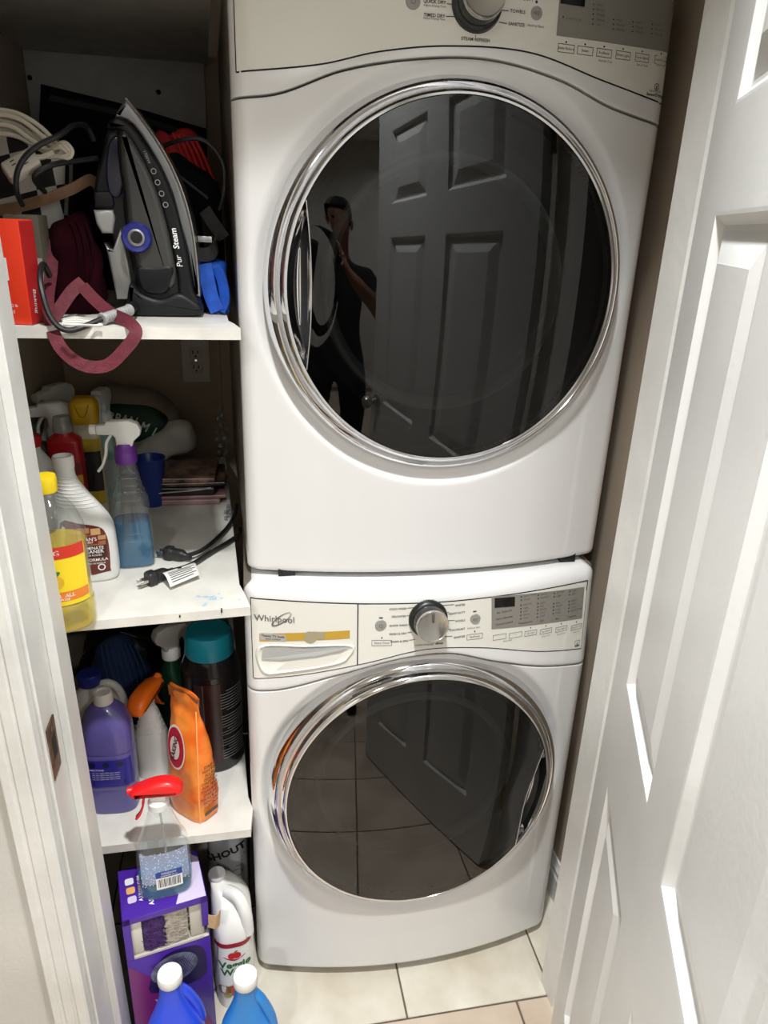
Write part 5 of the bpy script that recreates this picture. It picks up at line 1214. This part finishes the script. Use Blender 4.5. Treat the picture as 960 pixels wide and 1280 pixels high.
MB().add(tube([(.006, 0, .01), (.004, .0, .12), (0, 0, .20)], .0022, 6)).build('dip_tube', clear('tube_clear', (220, 226, 226), 1.3, .1, diff=.25), t)
sprayer(t, .199, Matrix.Rotation(radians(-12), 4, 'Z'), head=mat('red_trigger', (222, 30, 32), .32), collar=WHITEPL, s=.84, shell=True, rc=.0225)
# ---- produce wash jug
t = thing('jug', 'white gallon jug of produce wash with apple label on the floor', 'jug', (-.060, -.055, .0005), radians(4))
b = Body([(0, .038, .064, 3), (.006, .042, .070, 3), (.12, .043, .070, 3), (.19, .042, .068, 3), (.225, .041, .062, 2.6, 0, .004), (.250, .033, .050, 2.4, -.008, .012), (.268, .020, .036, 2.2, -.020, .022), (.278, .016, .020, 2, -.026, .030)])
JW = mat('jug_white2', (228, 226, 220), .38)
MB().add(b.mesh()).build('jug_body', JW, t)
MB().add(lathe([(.018, .275), (.0185, .286), (.017, .288), (0, .288)], 24), Matrix.Translation((-.026, .030, 0))).build('cap', WHITEPL, t)
MB().add(tube(smooth([(-.008, -.006, .272), (.014, -.026, .272), (.027, -.044, .245), (.030, -.050, .195)], 6), .013, 12)).build('handle', JW, t)
MB().add(b.label(-.039, .040, .035, .192, .0008, 14, 4)).build('label', mat('label_offwhite', (232, 232, 226), .45), t)
MB().add(b.label(-.039, .040, .182, .193, .0013, 14, 2)).build('red_band', mat('band_crimson', (150, 28, 44), .45), t)
for x in (-.005, .005): MB().add(disc(b.fn(x, .160, .0014), .0085, 20)).build('apple_picture', mat('apple_red', (196, 30, 34), .45), t)
MB().add(poly(b.fn(0, .152, .0014), sm2([(-.024, .006), (0, -.007), (.024, .006), (0, -.002)], 4))).build('swoosh', mat('apple_red', (196, 30, 34), .45), t)
MB().add(poly(b.fn(.003, .171, .0016, .6), sm2([(-.005, 0), (0, .002), (.005, 0), (0, -.002)], 3))).build('apple_leaf', GRN, t)
m = MB(); label_text(b, m, 'Veggie', 0, .133, .025, .035, .0014); label_text(b, m, 'Wash', 0, .112, .025, .035, .0014); m.build('lettering', mat('label_green', (40, 104, 52), .45), t)
for x, z, r, c in ((-.024, .060, .013, (120, 100, 50)), (-.006, .058, .016, (170, 70, 50)), (.014, .062, .014, (84, 140, 60)), (.026, .066, .012, (150, 60, 50)), (.028, .086, .007, (190, 60, 50)), (.005, .046, .010, (96, 130, 60)), (-.018, .045, .009, (140, 150, 80))): MB().add(disc(b.fn(x, z, .0014+r*.02), r, 18)).build('produce_picture', mat('produce_%d_%d' % (c[0], c[1]), c, .5), t)
# ---- grey stain-remover bottle behind
t = thing('stain_remover', 'grey-white stain remover bottle in the shade behind the produce wash', 'bottle', (-.072, .13, .0005), radians(10))
b = Body([(0, .040, .026, 3), (.005, .044, .029, 3), (.18, .045, .029, 3), (.25, .043, .028, 2.8), (.29, .032, .024, 2.4), (.315, .018, .018, 2), (.325, .018, .018, 2)])
MB().add(b.mesh()).build('bottle', mat('grey_white_hdpe', (196, 196, 194), .4), t)
MB().add(lathe([(.020, .322), (.0205, .345), (.019, .348), (0, .348)], 24)).build('cap', WHITEPL, t)
m = MB(); m.add(text('SHOUT', .028, b.fn(-.006, .205, .0012, .25), bold=.04)); m.build('lettering', DARKTXT, t)
MB().add(poly(b.fn(.004, .182, .0012, .22), [(-.034, -.002), (.034, -.002), (.034, .002), (-.034, .002)])).build('red_rule', mat('rule_red', (176, 60, 64), .5), t, smooth=False)
m = MB()
for k in range(8): m.add(poly(b.fn(.006, .166-k*.010, .0012, .18), [(-.026, -.001), (.026-.006*(k % 3), -.001), (.026-.006*(k % 3), .001), (-.026, .001)]))
o = m.build('label_print', GREYTXT, t, smooth=False); o['kind'] = 'stuff'
# ---- two blue bottles in the doorway
def blue_bottle(x, y, c, label, rot):
    t = thing('detergent_bottle', label, 'bottle', (x, y, .0005), rot)
    mm = mat('blue_%d' % c[2], c, .35)
    b = Body([(0, .052, .034, 3.2), (.006, .058, .038, 3.2), (.10, .056, .038, 3), (.145, .049, .034, 2.6), (.185, .034, .027, 2.3), (.220, .0235, .022, 2), (.252, .0200, .0200, 2), (.262, .0190, .0190, 2)])
    MB().add(b.mesh()).build('bottle', mm, t)
    MB().add(tube(smooth([(.014, .0, .232), (.028, .0, .212), (.044, .0, .170), (.050, 0, .13)], 6), .010, 10)).build('handle', mm, t)
    MB().add(lathe([(.0215, .258), (.0228, .260), (.0228, .274), (.0215, .278), (0, .2785)], 32)).build('cap', WHITEPL, t)
    MB().add(b.label(-.045, .045, .02, .10, .0008, 12, 3)).build('label', mat('bottle_label_pale', (196, 206, 222), .5), t)
blue_bottle(-.168, -.232, (42, 78, 224), 'royal blue bottle with white cap in front of the magenta carton', radians(12))
blue_bottle(-.030, -.258, (40, 128, 204), 'sky blue bottle with white cap in front of the produce wash', radians(-10))

# ================================================================== THE PHOTOGRAPHER (seen mirrored in the dryer door)
def person():
    t = thing('person', 'person in black t-shirt and dark trousers holding up a phone, mirrored in the dryer door', 'person', (.07, -1.64, 0))
    V = []; Ed = []; Rd = []
    def chain(pts, start=None):
        prev = start
        for x, y, z, r in pts:
            V.append((x, y, z)); Rd.append(r); i = len(V)-1
            if prev is not None: Ed.append((prev, i))
            prev = i
        return prev
    pel = chain([(0, 0, .97, (.15, .11))])
    chest = chain([(0, 0, 1.12, (.145, .10)), (0, .0, 1.28, (.16, .11)), (0, -.005, 1.40, (.15, .10))], pel)
    ch = chain([(0, .0, 1.50, (.065, .065)), (0, .02, 1.57, (.056, .06))], chest)
    chain([(0, .035, 1.64, (.072, .090)), (0, .04, 1.72, (.080, .098)), (0, .03, 1.78, (.062, .078))], ch)
    for s in (-1, 1):
        chain([(s*.10, 0, .90, (.095, .10)), (s*.115, .01, .70, (.085, .09)), (s*.12, .02, .50, (.062, .065)), (s*.12, .0, .33, (.058, .062)), (s*.12, -.02, .10, (.040, .045)), (s*.125, .03, .045, (.042, .042)), (s*.135, .14, .035, (.038, .032))], pel)
    # right arm (world +x) raised to the phone, left arm hanging
    sh = chain([(.17, 0, 1.42, (.07, .07)), (.235, .03, 1.34, (.056, .056)), (.275, .10, 1.22, (.048, .048)), (.215, .22, 1.31, (.042, .042)), (.11, .33, 1.42, (.034, .034)), (.055, .365, 1.47, (.028, .022)), (.025, .382, 1.51, (.036, .020))], chest)
    for k, (dx, dz) in enumerate(((-.012, .060), (-.020, .042), (-.024, .024), (-.022, .006))):
        chain([(.010, .384, 1.512+dz*.6, .0095), (-.008, .382-.003*k, 1.518+dz, .0088), (-.028, .380, 1.516+dz, .0080), (-.042, .380, 1.514+dz, .0072)], sh)
    chain([(.010, .396, 1.50, .011), (-.006, .412, 1.490, .0095), (-.020, .416, 1.492, .0085)], sh)
    sl = chain([(-.17, 0, 1.42, (.07, .07)), (-.225, -.01, 1.30, (.056, .056)), (-.25, -.02, 1.12, (.046, .046)), (-.255, .03, .96, (.038, .038)), (-.25, .06, .84, (.028, .032)), (-.245, .07, .78, (.022, .036))], chest)
    for k in range(4):
        y = .05+.016*k; chain([(-.244, y, .735, .0095), (-.238, y, .70-.004*abs(k-1), .0088), (-.228, y, .672-.004*abs(k-1), .008)], sl)
    chain([(-.235, .098, .775, .011), (-.225, .112, .742, .0095), (-.220, .114, .718, .0085)], sl)
    me = bpy.data.meshes.new('body'); me.from_pydata(V, Ed, []); o = bpy.data.objects.new('body', me); C.objects.link(o)
    sk = o.modifiers.new('skin', 'SKIN'); sk.use_smooth_shade = True
    for i, r in enumerate(Rd):
        d = me.skin_vertices[0].data[i]; d.radius = r if isinstance(r, tuple) else (r, r); d.use_root = (i == pel)
    sb = o.modifiers.new('sub', 'SUBSURF'); sb.levels = 2; sb.render_levels = 2
    dg = bpy.context.evaluated_depsgraph_get(); m2 = bpy.data.meshes.new_from_object(o.evaluated_get(dg)); bpy.data.objects.remove(o)
    o = bpy.data.objects.new('body', m2); C.objects.link(o); o.parent = t
    for v in m2.vertices:                                   # shape the face: nose, brow, chin
        x, y, z = v.co
        if z > 1.58 and y > .06:
            v.co.y += .018*exp(-(x/.014)**2-((z-1.685)/.020)**2) - .006*exp(-((abs(x)-.028)/.014)**2-((z-1.715)/.012)**2) + .005*exp(-(x/.022)**2-((z-1.645)/.008)**2)
    SKIN = mat('skin', (150, 104, 82), .55); SHIRT = mat('black_shirt', (20, 20, 22), .85, bump=.2); TROU = mat('dark_trousers', (34, 36, 42), .85); SHOE = mat('dark_shoe', (24, 22, 22), .5)
    m2.materials.clear()
    for mm in (SHIRT, SKIN, TROU, SHOE): m2.materials.append(mm)
    for p in m2.polygons:
        c = p.center; i = 0
        if c.z > 1.515 and abs(c.x) < .09 and c.y < .25: i = 1
        elif c.z < .09: i = 3
        elif c.z < .99 and abs(c.x) < .235 and not (c.x < -.2 and c.z > .6): i = 2
        elif (c.x > .2 and c.y > .08 and c.z < 1.36) or c.y > .2 or (c.x < -.2 and c.z < 1.16): i = 1
        p.material_index = i; p.use_smooth = True
    HAIR = mat('dark_hair', (18, 15, 13), .7, bump=.4, bscale=200)
    hv = []
    vs, fs = lathe([(.001, .112), (.04, .104), (.066, .085), (.082, .05), (.085, .01), (.078, -.03), (.06, -.055)], 28, cap=False)
    vs = [Vector((v.x*.98, v.y*1.14+.022, (max(v.z, .058) if v.y > .03 else v.z)+1.722)) for v in vs]
    MB().add((vs, fs)).build('hair', HAIR, t)
    for s in (-1, 1):
        MB().add(ICO, Matrix.Translation((s*.083, .03, 1.69)) @ Matrix.Diagonal((.010, .018, .030, 1))).build('ear', SKIN, t)
        MB().add(ICO, Matrix.Translation((s*.030, .118, 1.715)) @ Matrix.Diagonal((.012, .006, .006, 1))).build('eye', mat('eye_dark', (30, 26, 24), .2), t)
    MB().add(ICO, Matrix.Translation((0, .118, 1.645)) @ Matrix.Diagonal((.022, .005, .005, 1))).build('mouth', mat('lips', (120, 66, 60), .5), t)
    ph = thing('phone', 'dark smartphone held upright in front of the face', 'phone', (.0, -1.243, 1.515))
    MB().add(prism(rrect(.074, .155, .010, cx=.012, cy=.022), -.004, .004, .002)).build('phone_body', mat('phone_black', (18, 18, 20), .2), ph)
    for z in (.085, .066, .047): MB().add(lathe([(.007, 0), (.007, .0015), (.005, .002)], 16), Matrix.Translation((-.010, .004, z)) @ Matrix.Rotation(-pi/2, 4, 'X')).build('lens', mat('lens_glass', (10, 10, 16), .05), ph)
person()
